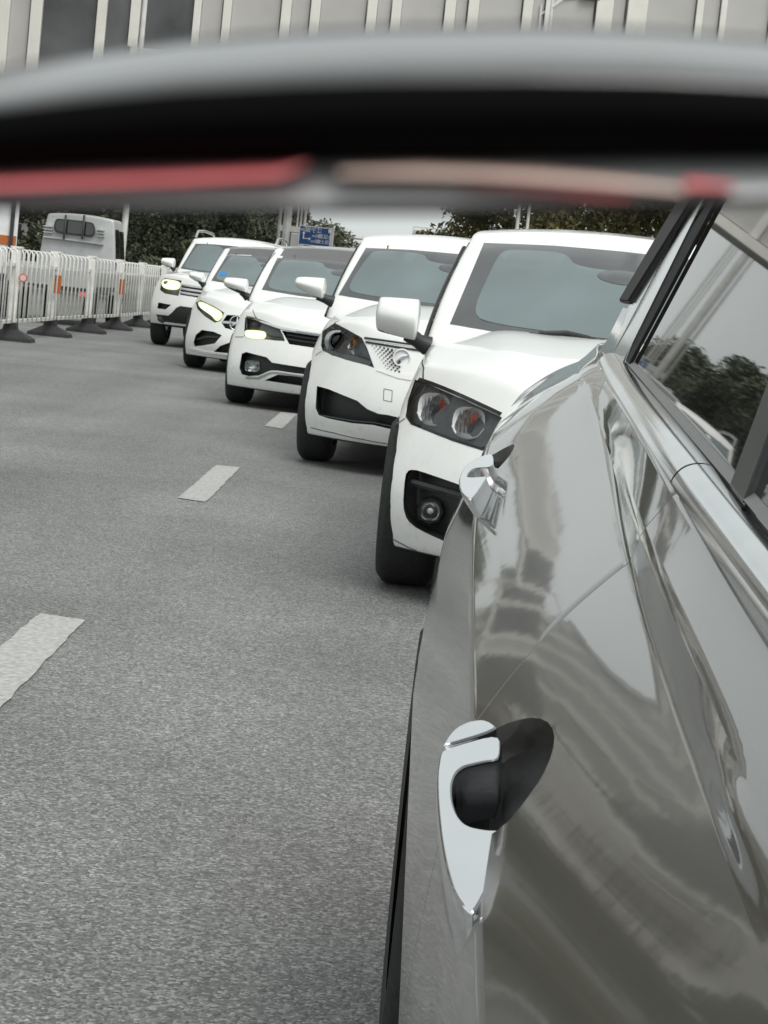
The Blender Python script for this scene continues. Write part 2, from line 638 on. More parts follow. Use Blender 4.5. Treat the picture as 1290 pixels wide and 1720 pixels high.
def dash(pts):
    me = bmesh.new()
    rnd = random.Random(len(pts) + int(pts[0][0]))
    g = [ground(*p, z=0.004) for p in pts]
    n = 26
    rows = []
    for i in range(n + 1):
        a, b = g[0].lerp(g[3], i / n), g[1].lerp(g[2], i / n)
        j = 0.004
        rows.append([a + V((rnd.uniform(-j, j), rnd.uniform(-j, j), 0)), a.lerp(b, 0.5), b + V((rnd.uniform(-j, j), rnd.uniform(-j, j), 0))])
    o = obj('lane_dash', grid_bm(rows, bm=me), M['road_paint'])
    o['kind'] = 'structure'


dash([(-200, 1250), (-95, 1290), (142, 1041), (67, 1030)])
dash([(299, 836), (345, 843), (404, 785), (363, 781)])
dash([(444, 715), (473, 720), (500, 695), (472, 692)])
dash([(531, 655), (552, 659), (572, 641), (552, 638)])


# ------------------------------------------------------------------ cars of the queue
class Car:
    """a car built in its own frame: x to the picture's right, y from nose to tail, z up"""

    def __init__(s, name, label, wheel_px, half_w, yaw, sp):
        s.w, s.sp = half_w, sp
        g = ground(*wheel_px)                         # outer foot of the front tyre on the picture's left
        ya = sp.get('axle', 0.85)
        rot = Matrix.Rotation(yaw, 4, 'Z')
        nose = g - rot @ V((-half_w - 0.004, ya, 0))
        s.root = thing(name, label, 'car', (nose.x, nose.y, 0), yaw, 'white cars queuing in the lane')
        s.mw = Matrix.Translation((nose.x, nose.y, 0)) @ rot
        s.inv = s.mw.inverted()
        s.body()
        s.cabin()
        s.wheels()

    # ---- shells
    def body(s):
        sp, w = s.sp, s.w
        zb, hood, L = sp['zb'], sp['hood'], sp.get('L', 4.5)
        yf, sw, wp = sp['front'], sp['sweep'], sp['wprof']
        crown = sp.get('crown', 0.10)
        fold = sp.get('fold', 0.0)

        def fn(a, b, c):
            q = abs(a)
            y0 = interp(yf, c) + 1.18 * interp(sw, c) * q ** sp.get('sp_pow', 2.6)
            y = y0 + (L - y0) * b if b > 0 else y0
            yy = y if b > 0 else y0 * 0.999
            zt = interp(hood, yy)
            cr = crown * min(1, 0.35 + yy / 0.9)
            zt = zt - cr * q ** 2.4 + fold * math.exp(-((q - 0.66) / 0.11) ** 2) * min(1, yy / 0.5)
            ww = w * interp(wp, c) * (1 - 0.06 * max(0, b - 0.6) / 0.4)
            zz = zb - sp.get('lip', 0.0) * q * q
            return V((a * ww, y, zz + c * (zt - zz)))
        A = [-1, -0.94, -0.8, -0.62, -0.4, -0.14, 0.14, 0.4, 0.62, 0.8, 0.94, 1]
        B = [0, 0.025, 0.07, 0.14, 0.2, 0.26, 0.31, 0.45, 0.65, 0.85, 0.96, 1]
        C = [0, 0.06, 0.22, 0.42, 0.62, 0.8, 0.93, 1]
        s.me = subdiv(lattice(A, B, C, fn), 2)
        s.tree(s.me)
        s.cutters = []
        # wheel openings
        for sx in (-1, 1):
            for ya in (sp.get('axle', 0.85), sp.get('axle', 0.85) + sp.get('base', 2.65)):
                bm = bmesh.new()
                tube(bm, [(sx * (w - 0.26), ya, 0.335), (sx * (w + 0.3), ya, 0.335)], 0.40, 24)
                bmesh.ops.recalc_face_normals(bm, faces=bm.faces[:])
                s.cutters.append(bm)

    def tree(s, me):
        s.bvh = BVHTree.FromPolygons([v.co for v in me.vertices], [tuple(p.vertices) for p in me.polygons])

    def cabin(s):
        sp = s.sp
        cw, H = sp['cowl'], sp['H']
        wb, wr = sp['wb'], sp['wr']
        z0 = sp.get('belt', 0.9)
        run, tail = sp['run'], sp.get('tail', 4.2)

        def fn(a, b, c):
            q = abs(a)
            k = c
            yfr = cw + run * k ** sp.get('rake_pow', 1.0) + 0.20 * q ** 2.2 * (1 - 0.3 * k)
            yre = tail - 0.55 * k
            y = yfr + (yre - yfr) * b
            wid = (wb + (wr - wb) * k) * (1 - 0.12 * b * b) + 0.02 * math.sin(k * 3.1)
            arch = 0.05 * math.sin(min(1, b * 1.6) * math.pi * 0.5) - 0.14 * max(0, b - 0.5) ** 2 * 2
            z = z0 + k * (H - 0.05 - z0 + arch) - 0.05 * k * q ** 2.2
            return V((a * wid, y, z))
        A = [-1, -0.93, -0.75, -0.4, 0, 0.4, 0.75, 0.93, 1]
        B = [0, 0.02, 0.1, 0.25, 0.5, 0.75, 0.95, 1]
        C = [0, 0.05, 0.3, 0.6, 0.88, 0.97, 1]
        s.cme = subdiv(lattice(A, B, C, fn), 2)
        s.cbvh = BVHTree.FromPolygons([v.co for v in s.cme.vertices], [tuple(p.vertices) for p in s.cme.polygons])
        # the roof panel is a part of its own
        bm = bmesh.new()
        bm.from_mesh(s.cme)
        bm.normal_update()
        lim = wr * 0.90
        zr = sp['ws_z'][1] - 0.004
        roof = [f for f in bm.faces if f.normal.z > 0.35 and abs(f.calc_center_median().x) < lim and f.calc_center_median().z > zr and f.calc_center_median().y < tail - 0.75]
        rb = bm.copy()
        rset = {f.index for f in roof}
        bmesh.ops.delete(bm, geom=roof, context='FACES')
        rb.faces.ensure_lookup_table()
        bmesh.ops.delete(rb, geom=[f for f in rb.faces if f.index not in rset], context='FACES')
        obj('cabin', bm, s.paint(), s.root, smooth=True)
        obj('roof', rb, M[sp.get('roof_mat', 'white_paint')], s.root, smooth=True)
        # windscreen
        zb_, zt_ = sp['ws_z']
        b0, t0 = sp['ws_w']
        poly = [(-b0, zb_ + 0.012), (-b0 * 0.5, zb_ - 0.008), (0, zb_ - 0.012), (b0 * 0.5, zb_ - 0.008), (b0, zb_ + 0.012), (t0, zt_ - 0.012), (t0 * 0.5, zt_ + 0.004), (0, zt_ + 0.008), (-t0 * 0.5, zt_ + 0.004), (-t0, zt_ - 0.012)]
        s.patch('windscreen_border', poly, M[sp.get('border_mat', 'screen_border')], 0.004, bvh=s.cbvh, step=0.07)
        i = sp.get('frit', (0.075, 0.05, 0.09))
        bi, ti = b0 - i[0], t0 - i[0] * 0.8
        zb2, zt2 = zb_ + i[1], zt_ - i[2]
        nb = sp.get('notch', 0.17)
        inner = [(-bi, zb2 + 0.05), (-bi + 0.05, zb2 + 0.002), (0, zb2 - 0.012), (bi - 0.05, zb2 + 0.002), (bi, zb2 + 0.05),
                 (ti, zt2 - 0.03), (ti - 0.04, zt2), (nb + 0.05, zt2 + 0.01), (nb, zt2 - 0.05), (-nb, zt2 - 0.05), (-nb - 0.05, zt2 + 0.01), (-ti + 0.04, zt2), (-ti, zt2 - 0.03)]
        s.patch('windscreen', smooth_poly(inner, 2, 0.2), M['screen_glass'], 0.007, bvh=s.cbvh, step=0.07)
        zm = zt2 - 0.075
        ov = [(0.11 * math.cos(2 * math.pi * k / 16), zm + 0.03 * math.sin(2 * math.pi * k / 16)) for k in range(16)]
        s.patch('inside_mirror', ov, M['screen_border'], 0.0095, bvh=s.cbvh, step=0.05, skirt=0.003)
        # side windows, as panes standing on the cabin's flanks
        for sx in (-1, 1):
            for (ya, yb, za, zc) in sp.get('side', [(cw + 0.75, cw + 1.45, z0 + 0.11, H - 0.14), (cw + 1.52, cw + 2.2, z0 + 0.11, H - 0.16)]):
                rows = []
                for k in range(7):
                    z = za + (zc - za) * k / 6
                    row = []
                    for j in range(7):
                        lean = (0.72 * run) * (k / 6) if ya < cw + 1 else 0
                        y0 = ya - 0.55 + lean if ya < cw + 1 else ya
                        y = y0 + (yb - y0) * j / 6
                        h = s.cbvh.ray_cast(V((sx * 3, y, z)), V((-sx, 0, 0)))[0]
                        row.append((h.x + sx * 0.005, y, z) if h else (sx * wr, y, z))
                    rows.append(row)
                obj('side_window', grid_bm(rows), M['side_glass'], s.root, smooth=True)

    def paint(s):
        return M['white_paint']

    # ---- tracing
    def trace(s, pts, bvh=None):
        """pixels of the photograph -> (x, z) of the points that they show on this car's shell"""
        out = []
        o = s.inv @ EYE
        for p in pts:
            d = (s.inv.to_3x3() @ ray(*p)).normalized()
            h = (bvh or s.bvh).ray_cast(o, d)[0]
            if h is None:
                n = (bvh or s.bvh).find_nearest(o + d * 9)[0]
                t = (n - o).dot(d)
                h = o + d * t
            out.append((h.x, h.z))
        return out

    def drape(s, x, z, bvh=None):
        h = (bvh or s.bvh).ray_cast(V((x, -3, z)), V((0, 1, 0)))[0]
        if h is None:
            h = (bvh or s.bvh).find_nearest(V((x, 0.4, z)))[0]
            return V((x, h.y, z))
        return h

    def both(s, poly):
        return [poly, [(-x, z) for x, z in poly][::-1]]

    # ---- parts lying on the shell
    def patch(s, name, poly, m, off=0.004, bvh=None, step=0.03, bulge=0.0, skirt=0.012, parent=None, sharp=40):
        vv, nb, ff, b = fill(poly, step)
        bm = bmesh.new()
        fr = []
        for p in vv:
            h = s.drape(p[0], p[1], bvh)
            d = min((V((p[0], p[1])) - q).length for q in b)
            fr.append(bm.verts.new(h - V((0, off + bulge * min(1, d / (step * 2.2)) , 0))))
        for f in ff:
            try:
                bm.faces.new([fr[i] for i in f])
            except ValueError:
                pass
        bmesh.ops.recalc_face_normals(bm, faces=bm.faces[:])
        edge = [e for e in bm.edges if len(e.link_faces) == 1]
        r = bmesh.ops.extrude_edge_only(bm, edges=edge)
        for v in r['geom']:
            if isinstance(v, bmesh.types.BMVert):
                v.co.y += off + skirt
        bm.normal_update()
        if sum(f.normal.y for f in bm.faces) > 0:
            bmesh.ops.reverse_faces(bm, faces=bm.faces[:])
        return obj(name, bm, m, parent or s.root, sharp=sharp)

    def recess(s, poly, depth, shrink=0.9, step=0.05):
        """a hollow with sloping walls to be cut into the body"""
        for pl in s.both(poly):
            vv, nb, ff, b = fill(pl, step)
            cx = sum(p[0] for p in b) / len(b)
            cz = sum(p[1] for p in b) / len(b)
            bm = bmesh.new()
            f_, k_ = [], []
            for p in vv:
                h = s.drape(p[0], p[1])
                f_.append(bm.verts.new((p[0] + (p[0] - cx) * 0.012, h.y - 0.03, p[1] + (p[1] - cz) * 0.012)))
                k_.append(bm.verts.new((cx + (p[0] - cx) * shrink, h.y + depth, cz + (p[1] - cz) * shrink)))
            for f in ff:
                bm.faces.new([f_[i] for i in f])
                bm.faces.new([k_[i] for i in f][::-1])
            cnt = {}
            for f in ff:
                for i in range(len(f)):
                    e = (f[i], f[(i + 1) % len(f)])
                    cnt[e] = 1
            for (a, c) in list(cnt):
                if (c, a) not in cnt:
                    bm.faces.new((f_[c], f_[a], k_[a], k_[c]))
            bmesh.ops.recalc_face_normals(bm, faces=bm.faces[:])
            s.cutters.append(bm)

    def seam(s, name, pxs, wid, m, lift=0.0015, deep=0.01):
        o = s.inv @ EYE
        hits = []
        for p in pxs:
            d = (s.inv.to_3x3() @ ray(*p)).normalized()
            h, n, *_ = s.bvh.ray_cast(o, d)
            if h is not None:
                hits.append((h, n))
        if len(hits) < 2:
            return
        for sx in (1, -1):
            rows = []
            for i in range(len(hits) - 1):
                for k in range(6 + (i == len(hits) - 2)):
                    t = k / 6
                    p = hits[i][0].lerp(hits[i + 1][0], t)
                    q, n, *_ = s.bvh.find_nearest(p)
                    tg = (hits[i + 1][0] - hits[i][0]).normalized()
                    sd_ = tg.cross(n).normalized() * wid / 2
                    rows.append([q - sd_ - n * deep, q - sd_ + n * lift, q + sd_ + n * lift, q + sd_ - n * deep])
            if sx < 0:
                rows = [[V((-v.x, v.y, v.z)) for v in r] for r in rows]
            bm = grid_bm(rows, closed=True)
            bmesh.ops.recalc_face_normals(bm, faces=bm.faces[:])
            obj(name, bm, m, s.root, sharp=50)

    def pillar_edges(s, rad=0.014, t0=0.03):
        sp = s.sp
        for sx in (-1, 1):
            pts = []
            for k in range(13):
                c = t0 + (0.93 - t0) * k / 12
                wid = (sp['wb'] + (sp['wr'] - sp['wb']) * c) + 0.02 * math.sin(c * 3.1)
                z = sp.get('belt', 0.9) + c * (sp['H'] - 0.05 - sp.get('belt', 0.9)) - 0.05 * c
                y = sp['cowl'] + sp['run'] * c + 0.20 * (1 - 0.3 * c) + 0.10
                q, n, *_ = s.cbvh.find_nearest(V((sx * (wid + 0.1), y, z)))
                pts.append(q + V((sx * rad * 0.6, 0, 0)))
            bm = bmesh.new()
            tube(bm, pts, rad, 8)
            obj('window_trim', bm, M['black_gloss'], s.root, sharp=60)

    def line(s, name, pts, wid, off=0.004, thick=0.01, m=None, parent=None, n=4):
        """a moulding that follows the shell along the points (x, z)"""
        fine = []
        for i in range(len(pts) - 1):
            a, b = V(pts[i]), V(pts[i + 1])
            fine += [a.lerp(b, t / n) for t in range(n)]
        fine.append(V(pts[-1]))
        rows = []
        for i, p in enumerate(fine):
            t = (fine[min(i + 1, len(fine) - 1)] - fine[max(i - 1, 0)]).normalized()
            nrm = V((-t.y, t.x))
            ww = wid(i / (len(fine) - 1)) if callable(wid) else wid
            a, b = p + nrm * ww / 2, p - nrm * ww / 2
            ha, hb = s.drape(*a), s.drape(*b)
            o1 = V((0, -off, 0))
            o2 = V((0, thick, 0))
            mid = (ha + hb) / 2 + V((0, -off - min(0.006, ww * 0.35), 0))
            rows.append([ha + o2, ha + o1, mid, hb + o1, hb + o2])
        bm = grid_bm(rows, closed=True)
        bmesh.ops.recalc_face_normals(bm, faces=bm.faces[:])
        return obj(name, bm, m, parent or s.root, sharp=50)

    def finish(s):
        me = s.me
        n_white = len(me.materials)
        me.materials.append(s.paint())
        me.materials.append(M['black_plastic'])

        def mods(o):
            ex = []
            for bm in s.cutters:
                cme = to_mesh(bm)
                cme.materials.append(s.paint())
                cme.materials.append(M['black_plastic'])
                for p in cme.polygons:
                    p.material_index = 1
                c = bpy.data.objects.new('cutter', cme)
                COL.objects.link(c)
                b = o.modifiers.new('b', 'BOOLEAN')
                b.operation = 'DIFFERENCE'
                b.solver = 'EXACT'
                b.object = c
                ex.append(c)
            return ex
        out = evaluated(me, mods)
        for p in out.polygons:
            if p.center.z < s.sp['zb'] + 0.012 and p.normal.z < -0.5:
                p.material_index = 1
        o = obj('body', out, None, s.root, sharp=32)
        return o

    # ---- repeated parts
    def wheels(s):
        sp = s.sp
        r, wd = 0.325, 0.215
        for sx in (-1, 1):
            for ya in (sp.get('axle', 0.85), sp.get('axle', 0.85) + sp.get('base', 2.65)):
                x1 = s.w + 0.004
                prof = [(x1 - wd, r * 0.66), (x1 - wd, r * 0.9), (x1 - wd + 0.025, r * 0.985), (x1 - wd * 0.72, r), (x1 - wd * 0.5, r), (x1 - wd * 0.28, r), (x1 - 0.025, r * 0.985), (x1, r * 0.9), (x1 - 0.004, r * 0.66)]
                rows = [[V((sx * x, ya + q * math.cos(2 * math.pi * k / 40), 0.325 + q * math.sin(2 * math.pi * k / 40))) for k in range(40)] for x, q in prof]
                bm = grid_bm(rows, closed=True)
                bmesh.ops.recalc_face_normals(bm, faces=bm.faces[:])
                wh = bpy.data.objects.new('wheel', None)
                COL.objects.link(wh)
                wh.parent = s.root
                obj('tyre', bm, M['rubber'], wh, sharp=50)
                bm = bmesh.new()
                tube(bm, [(sx * (x1 - wd + 0.02), ya, 0.325), (sx * (x1 - 0.05), ya, 0.325)], r * 0.3, 20)
                for k in range(5):
                    an = 2 * math.pi * k / 5
                    d = V((0, math.cos(an), math.sin(an)))
                    tube(bm, [V((sx * (x1 - 0.07), ya, 0.325)) + d * 0.05, V((sx * (x1 - 0.06), ya, 0.325)) + d * r * 0.68], [0.035, 0.025], 6)
                rows = [[V((sx * x, ya + q * math.cos(2 * math.pi * k / 40), 0.325 + q * math.sin(2 * math.pi * k / 40))) for k in range(40)] for x, q in ((x1 - wd + 0.01, r * 0.67), (x1 - 0.1, r * 0.62), (x1 - 0.012, r * 0.68))]
                grid_bm(rows, closed=True, bm=bm)
                obj('rim', bm, M['rim_metal'], wh, sharp=40)

    def mirror(s, c_px, yl, size, black=0.3, tilt=0.0, arm_to=None, taper=0.75, slim=0.4):
        """door mirror centred on a pixel at the local distance yl; a copy stands on the other side"""
        o = s.inv @ EYE
        d = (s.inv.to_3x3() @ ray(*c_px)).normalized()
        p = o + d * ((yl - o.y) / d.y)
        sx_, sz_ = size[0] / 2, size[1] / 2
        dep = 0.10
        for sx in (1, -1):
            def fn(a, b, c):
                # a: -1 outer tip ... 1 towards the car
                t = (a + 1) / 2
                hgt = sz_ * (taper + (1 - taper) * t ** 0.7)
                zc = c * hgt + sz_ * 0.10 * (1 - t)
                yy = (b - 0.5) * 2 * dep * (0.55 + 0.45 * (1 - abs(c)) ** 0.5) - (0.05 if b == 0 else 0) * (1 - c * c) * (1 - a * a * 0.6)
                return V((p.x + a * sx_ * (1 - 0.10 * c * c), p.y + yy + 0.06 * (1 - t), p.z + zc + a * tilt))
            bm = lattice([-1, -0.75, -0.2, 0.4, 0.85, 1], [0, 0.3, 0.7, 1], [-1, -0.7, -0.1, 0.4, 0.85, 1], fn)
            me = subdiv(bm, 2)
            if sx < 0:
                me.transform(Matrix.Diagonal((-1, 1, 1, 1)))
                me.flip_normals()
            root = obj('door_mirror', me, [s.paint(), M['black_plastic'], M['black_gloss']], s.root, smooth=True)
            zcut = p.z - sz_ + 2 * sz_ * black
            for f in me.polygons:
                xr = (f.center.x * sx - p.x) / sx_
                if f.center.z < zcut + xr * sz_ * slim - 0.0:
                    f.material_index = 1
                if f.normal.y > 0.9:
                    f.material_index = 2
            bm = bmesh.new()
            a0 = V((sx * (p.x + sx_ * 0.55), p.y + 0.02, p.z - sz_ * 0.72))
            e = arm_to or (0.14, -0.075)
            a1 = V((sx * (p.x + sx_ + e[0]), p.y + 0.05, p.z - sz_ * 0.6 + e[1]))
            tube(bm, [a0, a0.lerp(a1, 0.5) + V((0, 0, -0.004)), a1], [0.034, 0.03, 0.042], 10)
            obj('mirror_arm', bm, M['black_plastic'], root, sharp=50)

    def wiper(s, pts, parent=None):
        fine = []
        for i in range(len(pts) - 1):
            a, b = V(pts[i]), V(pts[i + 1])
            fine += [a.lerp(b, k / 6) for k in range(6)]
        fine.append(V(pts[-1]))
        bm = bmesh.new()
        tube(bm, [s.drape(p[0], p[1], s.cbvh) + V((0, -0.022, 0)) for p in fine], 0.009, 6)
        return obj('wiper', bm, M['black_plastic'], s.root, sharp=50)

    def bowl(s, x, z, rx, rz, depth_at, dep, m, parent, name='reflector', squash=2.4):
        """a concave dish that opens towards the camera"""
        rows = []
        for i in range(7):
            t = i / 6
            ring = []
            for k in range(28):
                an = 2 * math.pi * k / 28
                ca, sa = math.cos(an), math.sin(an)
                q = (abs(ca) ** squash + abs(sa) ** squash) ** (-1 / squash)
                ring.append(V((x + rx * t * ca * q, depth_at + dep * (1 - t * t), z + rz * t * sa * q)))
            rows.append(ring)
        bm = grid_bm(rows, closed=True)
        bmesh.ops.remove_doubles(bm, verts=bm.verts[:], dist=1e-5)
        bm.normal_update()
        if sum(f.normal.y for f in bm.faces) > 0:
            bmesh.ops.reverse_faces(bm, faces=bm.faces[:])
        return obj(name, bm, m, parent, smooth=True)

    def ball(s, x, y, z, r, m, parent, name, sq=(1, 1, 1)):
        bm = bmesh.new()
        bmesh.ops.create_uvsphere(bm, u_segments=16, v_segments=10, radius=r, matrix=Matrix.Translation((x, y, z)) @ Matrix.Diagonal((*sq, 1)))
        return obj(name, bm, m, parent, smooth=True)

    def keys(s):
        sp = s.sp

        def px(x, y, z):
            q = pix(s.mw @ V((x, y, z)))
            return '(%d,%d)' % q
        bl = s.drape(-sp['ws_w'][0], sp['ws_z'][0], s.cbvh)
        tl = s.drape(-sp['ws_w'][1], sp['ws_z'][1], s.cbvh)
        top = max(s.cme.vertices, key=lambda v: v.co.z).co
        ex = {}
        for z in (0.25, 0.4, 0.55, 0.7, 0.85, 0.95):
            vs = [pix(s.mw @ v.co) for v in s.me.vertices if abs(v.co.z - z) < 0.05]
            if vs:
                ex[z] = '(%d,%d)' % min(vs)
        ct = min((pix(s.mw @ v.co) for v in s.cme.vertices if v.co.z > sp['H'] - 0.1 and v.co.y < sp['cowl'] + sp['run'] + 0.5), key=lambda q: q[0])
        print('KEYS', s.root.name, 'wsBL', px(*bl), 'wsTL', px(*tl), 'rooftop', px(*top), 'roofL (%d,%d)' % ct, 'hoodbase0', px(0, sp['cowl'], interp(sp['hood'], sp['cowl'])), 'nose0', px(0, sp['front'][-1][1], interp(sp['hood'], 0)), 'bot0', px(0, 0.05, sp['zb']), 'left', ex)


SP1 = dict(zb=0.175, lip=0.0, L=4.45, axle=0.86, hood=[(0, 0.715), (0.15, 0.80), (0.5, 0.905), (1.15, 1.015), (1.5, 1.02), (4.5, 1.0)],
           front=[(0, 0.10), (0.2, 0.02), (0.45, 0.0), (0.7, 0.05), (1, 0.14)], sweep=[(0, 0.36), (0.4, 0.42), (0.7, 0.48), (1, 0.5)], sp_pow=2.2,
           wprof=[(0, 0.95), (0.25, 0.985), (0.6, 0.995), (0.85, 0.95), (1, 0.89)], crown=0.09, fold=0.030,
           cowl=1.10, run=0.80, H=1.50, wb=0.78, wr=0.65, ws_z=(0.995, 1.375), ws_w=(0.69, 0.60), frit=(0.085, 0.03, 0.03), notch=0.20)
SP2 = dict(zb=0.18, L=4.3, axle=0.84, hood=[(0, 0.79), (0.15, 0.87), (0.5, 0.96), (1.1, 1.055), (1.5, 1.06), (4.5, 1.03)],
           front=[(0, 0.08), (0.2, 0.0), (0.45, 0.0), (0.7, 0.05), (1, 0.14)], sweep=[(0, 0.38), (0.4, 0.42), (0.7, 0.5), (1, 0.52)], sp_pow=2.2,
           wprof=[(0, 0.96), (0.25, 0.985), (0.6, 0.99), (0.85, 0.94), (1, 0.88)], crown=0.11, fold=0.028,
           cowl=1.05, run=0.78, H=1.57, wb=0.80, wr=0.67, ws_z=(1.05, 1.41), ws_w=(0.745, 0.635), frit=(0.05, 0.03, 0.02), notch=0.18)
SP3 = dict(zb=0.16, L=4.6, axle=0.86, hood=[(0, 0.74), (0.15, 0.80), (0.5, 0.89), (1.15, 1.0), (1.5, 1.0), (4.6, 0.98)],
           front=[(0, 0.08), (0.2, 0.0), (0.45, 0.0), (0.7, 0.04), (1, 0.12)], sweep=[(0, 0.34), (0.4, 0.38), (0.7, 0.44), (1, 0.46)], sp_pow=2.2,
           wprof=[(0, 0.97), (0.25, 0.985), (0.6, 0.99), (0.85, 0.95), (1, 0.90)], crown=0.09, fold=0.028,
           cowl=1.12, run=0.85, H=1.52, wb=0.82, wr=0.69, ws_z=(1.01, 1.345), ws_w=(0.715, 0.65), roof_mat='roof_grey', frit=(0.04, 0.02, 0.02), notch=0.16)
SP4 = dict(zb=0.15, L=4.4, axle=0.86, hood=[(0, 0.72), (0.15, 0.81), (0.5, 0.91), (1.1, 1.02), (1.5, 1.02), (4.4, 1.0)],
           front=[(0, 0.08), (0.2, 0.0), (0.45, 0.0), (0.7, 0.05), (1, 0.14)], sweep=[(0, 0.38), (0.4, 0.42), (0.7, 0.5), (1, 0.52)], sp_pow=2.2,
           wprof=[(0, 0.96), (0.25, 0.985), (0.6, 0.99), (0.85, 0.94), (1, 0.88)], crown=0.10, fold=0.0,
           cowl=1.08, run=0.80, H=1.55, wb=0.76, wr=0.63, ws_z=(1.03, 1.39), ws_w=(0.67, 0.57), roof_mat='roof_grey', frit=(0.04, 0.02, 0.02), notch=0.14)
SP5 = dict(zb=0.31, L=4.8, axle=0.88, hood=[(0, 0.98), (0.12, 1.05), (0.5, 1.10), (1.15, 1.15), (1.5, 1.15), (4.8, 1.12)],
           front=[(0, 0.10), (0.2, 0.0), (0.45, 0.0), (0.7, 0.03), (1, 0.10)], sweep=[(0, 0.28), (0.4, 0.30), (0.7, 0.36), (1, 0.4)], sp_pow=2.4,
           wprof=[(0, 0.98), (0.25, 0.985), (0.6, 0.985), (0.85, 0.95), (1, 0.90)], crown=0.06, fold=0.012,
           cowl=1.15, run=0.80, H=1.74, wb=0.82, wr=0.66, ws_z=(1.15, 1.58), ws_w=(0.73, 0.60), frit=(0.04, 0.02, 0.02), notch=0.14)


def part(name, parent):
    o = bpy.data.objects.new(name, None)
    o.empty_display_size = 0.05
    COL.objects.link(o)
    o.parent = parent
    return o


def lens_unit(c, poly, depth=0.07, bulge=0.004):
    """two headlamps: hollow, clear lens; returns [(empty, sign)]"""
    c.recess(poly, depth, 0.93, 0.04)
    out = []
    for sx, pl in zip((1, -1), c.both(poly)):
        e = part('headlight', c.root)
        c.patch('lens', pl, M['lens'], 0.002, step=0.05, bulge=bulge, skirt=0.006, parent=e)
        c.patch('lamp_liner', [(sum(p[0] for p in pl) / len(pl) * 0.04 + p[0] * 0.96, sum(p[1] for p in pl) / len(pl) * 0.04 + p[1] * 0.96) for p in pl], M['lamp_liner'], -depth * 0.8, step=0.06, skirt=0.004, parent=e)
        out.append((e, sx))
    return out


def glow(c, poly, e):
    """a lit lamp: yellow green rim round a whiter core"""
    poly = smooth_poly(poly, 2, 0.25)
    c.patch('lit_lamp', poly, M['lamp_on'], 0.006, step=0.05, bulge=0.006, parent=e)
    cx, cz = sum(p[0] for p in poly) / len(poly), sum(p[1] for p in poly) / len(poly)
    core = [(cx + (p[0] - cx) * 0.82, cz + (p[1] - cz) * 0.68) for p in poly]
    c.patch('lamp_core', core, M['lamp_core'], 0.0135, step=0.04, bulge=0.004, skirt=0.008, parent=e)


def flip(pts, sx):
    return pts if sx > 0 else [(-x, z) for x, z in pts][::-1]


# nearest white car
c1 = Car('white_car', 'nearest white car right behind the grey one, dark headlights and a black fog lamp pocket', (632, 975), 0.843, R(-3), SP1)
hp = c1.trace([(697, 637), (722, 646), (780, 671), (840, 699), (862, 713), (848, 738), (832, 752), (810, 757), (760, 741), (712, 722), (690, 713), (681, 700), (685, 672)])
for e, sx in lens_unit(c1, hp, 0.085):
    (ax, az), (bxx, bz) = c1.trace([(728, 687), (787, 710)])
    for (x, z, rx, rz) in ((ax, az, 0.058, 0.058), (bxx, bz, 0.058, 0.055)):
        y = c1.drape(x, z).y + 0.02
        c1.bowl(sx * x, z, rx, rz, y, 0.05, M['reflector'], e, squash=3)
        c1.ball(sx * x, y + 0.035, z, 0.015, M['amber'] if x == bxx else M['lens'], e, 'bulb')
        rim = bmesh.new()
        pts = []
        for k in range(11):
            an = R(200 + 14 * k)
            pts.append((sx * (x + rx * 1.06 * math.cos(an)), y - 0.006, z + rz * (1.06 * math.sin(an) + (0.07 if abs(k - 5) > 3 else 0))))
        tube(rim, pts, 0.0042, 6)
        obj('reflector_rim', rim, M['sign_white'], e, sharp=60)
        for k in range(-3, 4):
            fl = bx(sx * x + k * rx * 0.24 - 0.0018, sx * x + k * rx * 0.24 + 0.0018, y + 0.018, y + 0.024, z - rz * 0.75, z + rz * 0.75)
            obj('reflector_rib', fl, M['chrome'], e)
for px_, py_ in ((717, 684), (743, 681), (797, 703)):  # brake-light reflections put in as small red pieces, both headlamps
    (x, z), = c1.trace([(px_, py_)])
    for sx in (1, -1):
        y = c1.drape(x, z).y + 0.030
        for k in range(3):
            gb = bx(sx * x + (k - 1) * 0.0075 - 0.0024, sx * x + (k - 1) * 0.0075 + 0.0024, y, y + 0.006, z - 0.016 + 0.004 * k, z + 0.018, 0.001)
            obj('red_glint', gb, M['red_glint'], [q for q in c1.root.children if q.name.startswith('headlight')][0 if sx > 0 else 1])
fp = c1.trace([(680, 797), (687, 788), (702, 789), (769, 812), (800, 825), (802, 932), (753, 913), (701, 889), (683, 874), (676, 850)])
c1.recess(smooth_poly(fp, 1, 0.2), 0.10, 0.9)
for sx in (1, -1):
    (fx, fz), = c1.trace([(722, 860)])
    y = c1.drape(fx, fz).y + 0.055
    fe = part('fog_lamp', c1.root)
    bm = bmesh.new()
    tube(bm, [(sx * fx, y - 0.02, fz), (sx * fx, y + 0.06, fz)], [0.047, 0.052], 8)
    obj('lamp_housing', bm, M['black_gloss'], fe, sharp=40)
    c1.bowl(sx * fx, fz, 0.034, 0.034, y - 0.024, 0.01, M['satin_chrome'], fe)
    c1.ball(sx * fx, y - 0.026, fz, 0.03, M['lens'], fe, 'lens', (1, 0.4, 1))
    c1.ball(sx * fx, y - 0.022, fz, 0.011, M['sign_white'], fe, 'bulb')
    bar = c1.trace([(692, 812), (800, 842)])
    bm = bmesh.new()
    tube(bm, [(sx * p[0], c1.drape(*p).y + 0.05, p[1]) for p in bar], 0.014, 6)
    obj('pocket_fin', bm, M['dark_trim'], c1.root, sharp=50)
c1.seam('bonnet_seam', [(727, 566), (711, 583), (708, 592), (710, 604), (712, 618), (711, 637)], 0.006, M['black_plastic'])
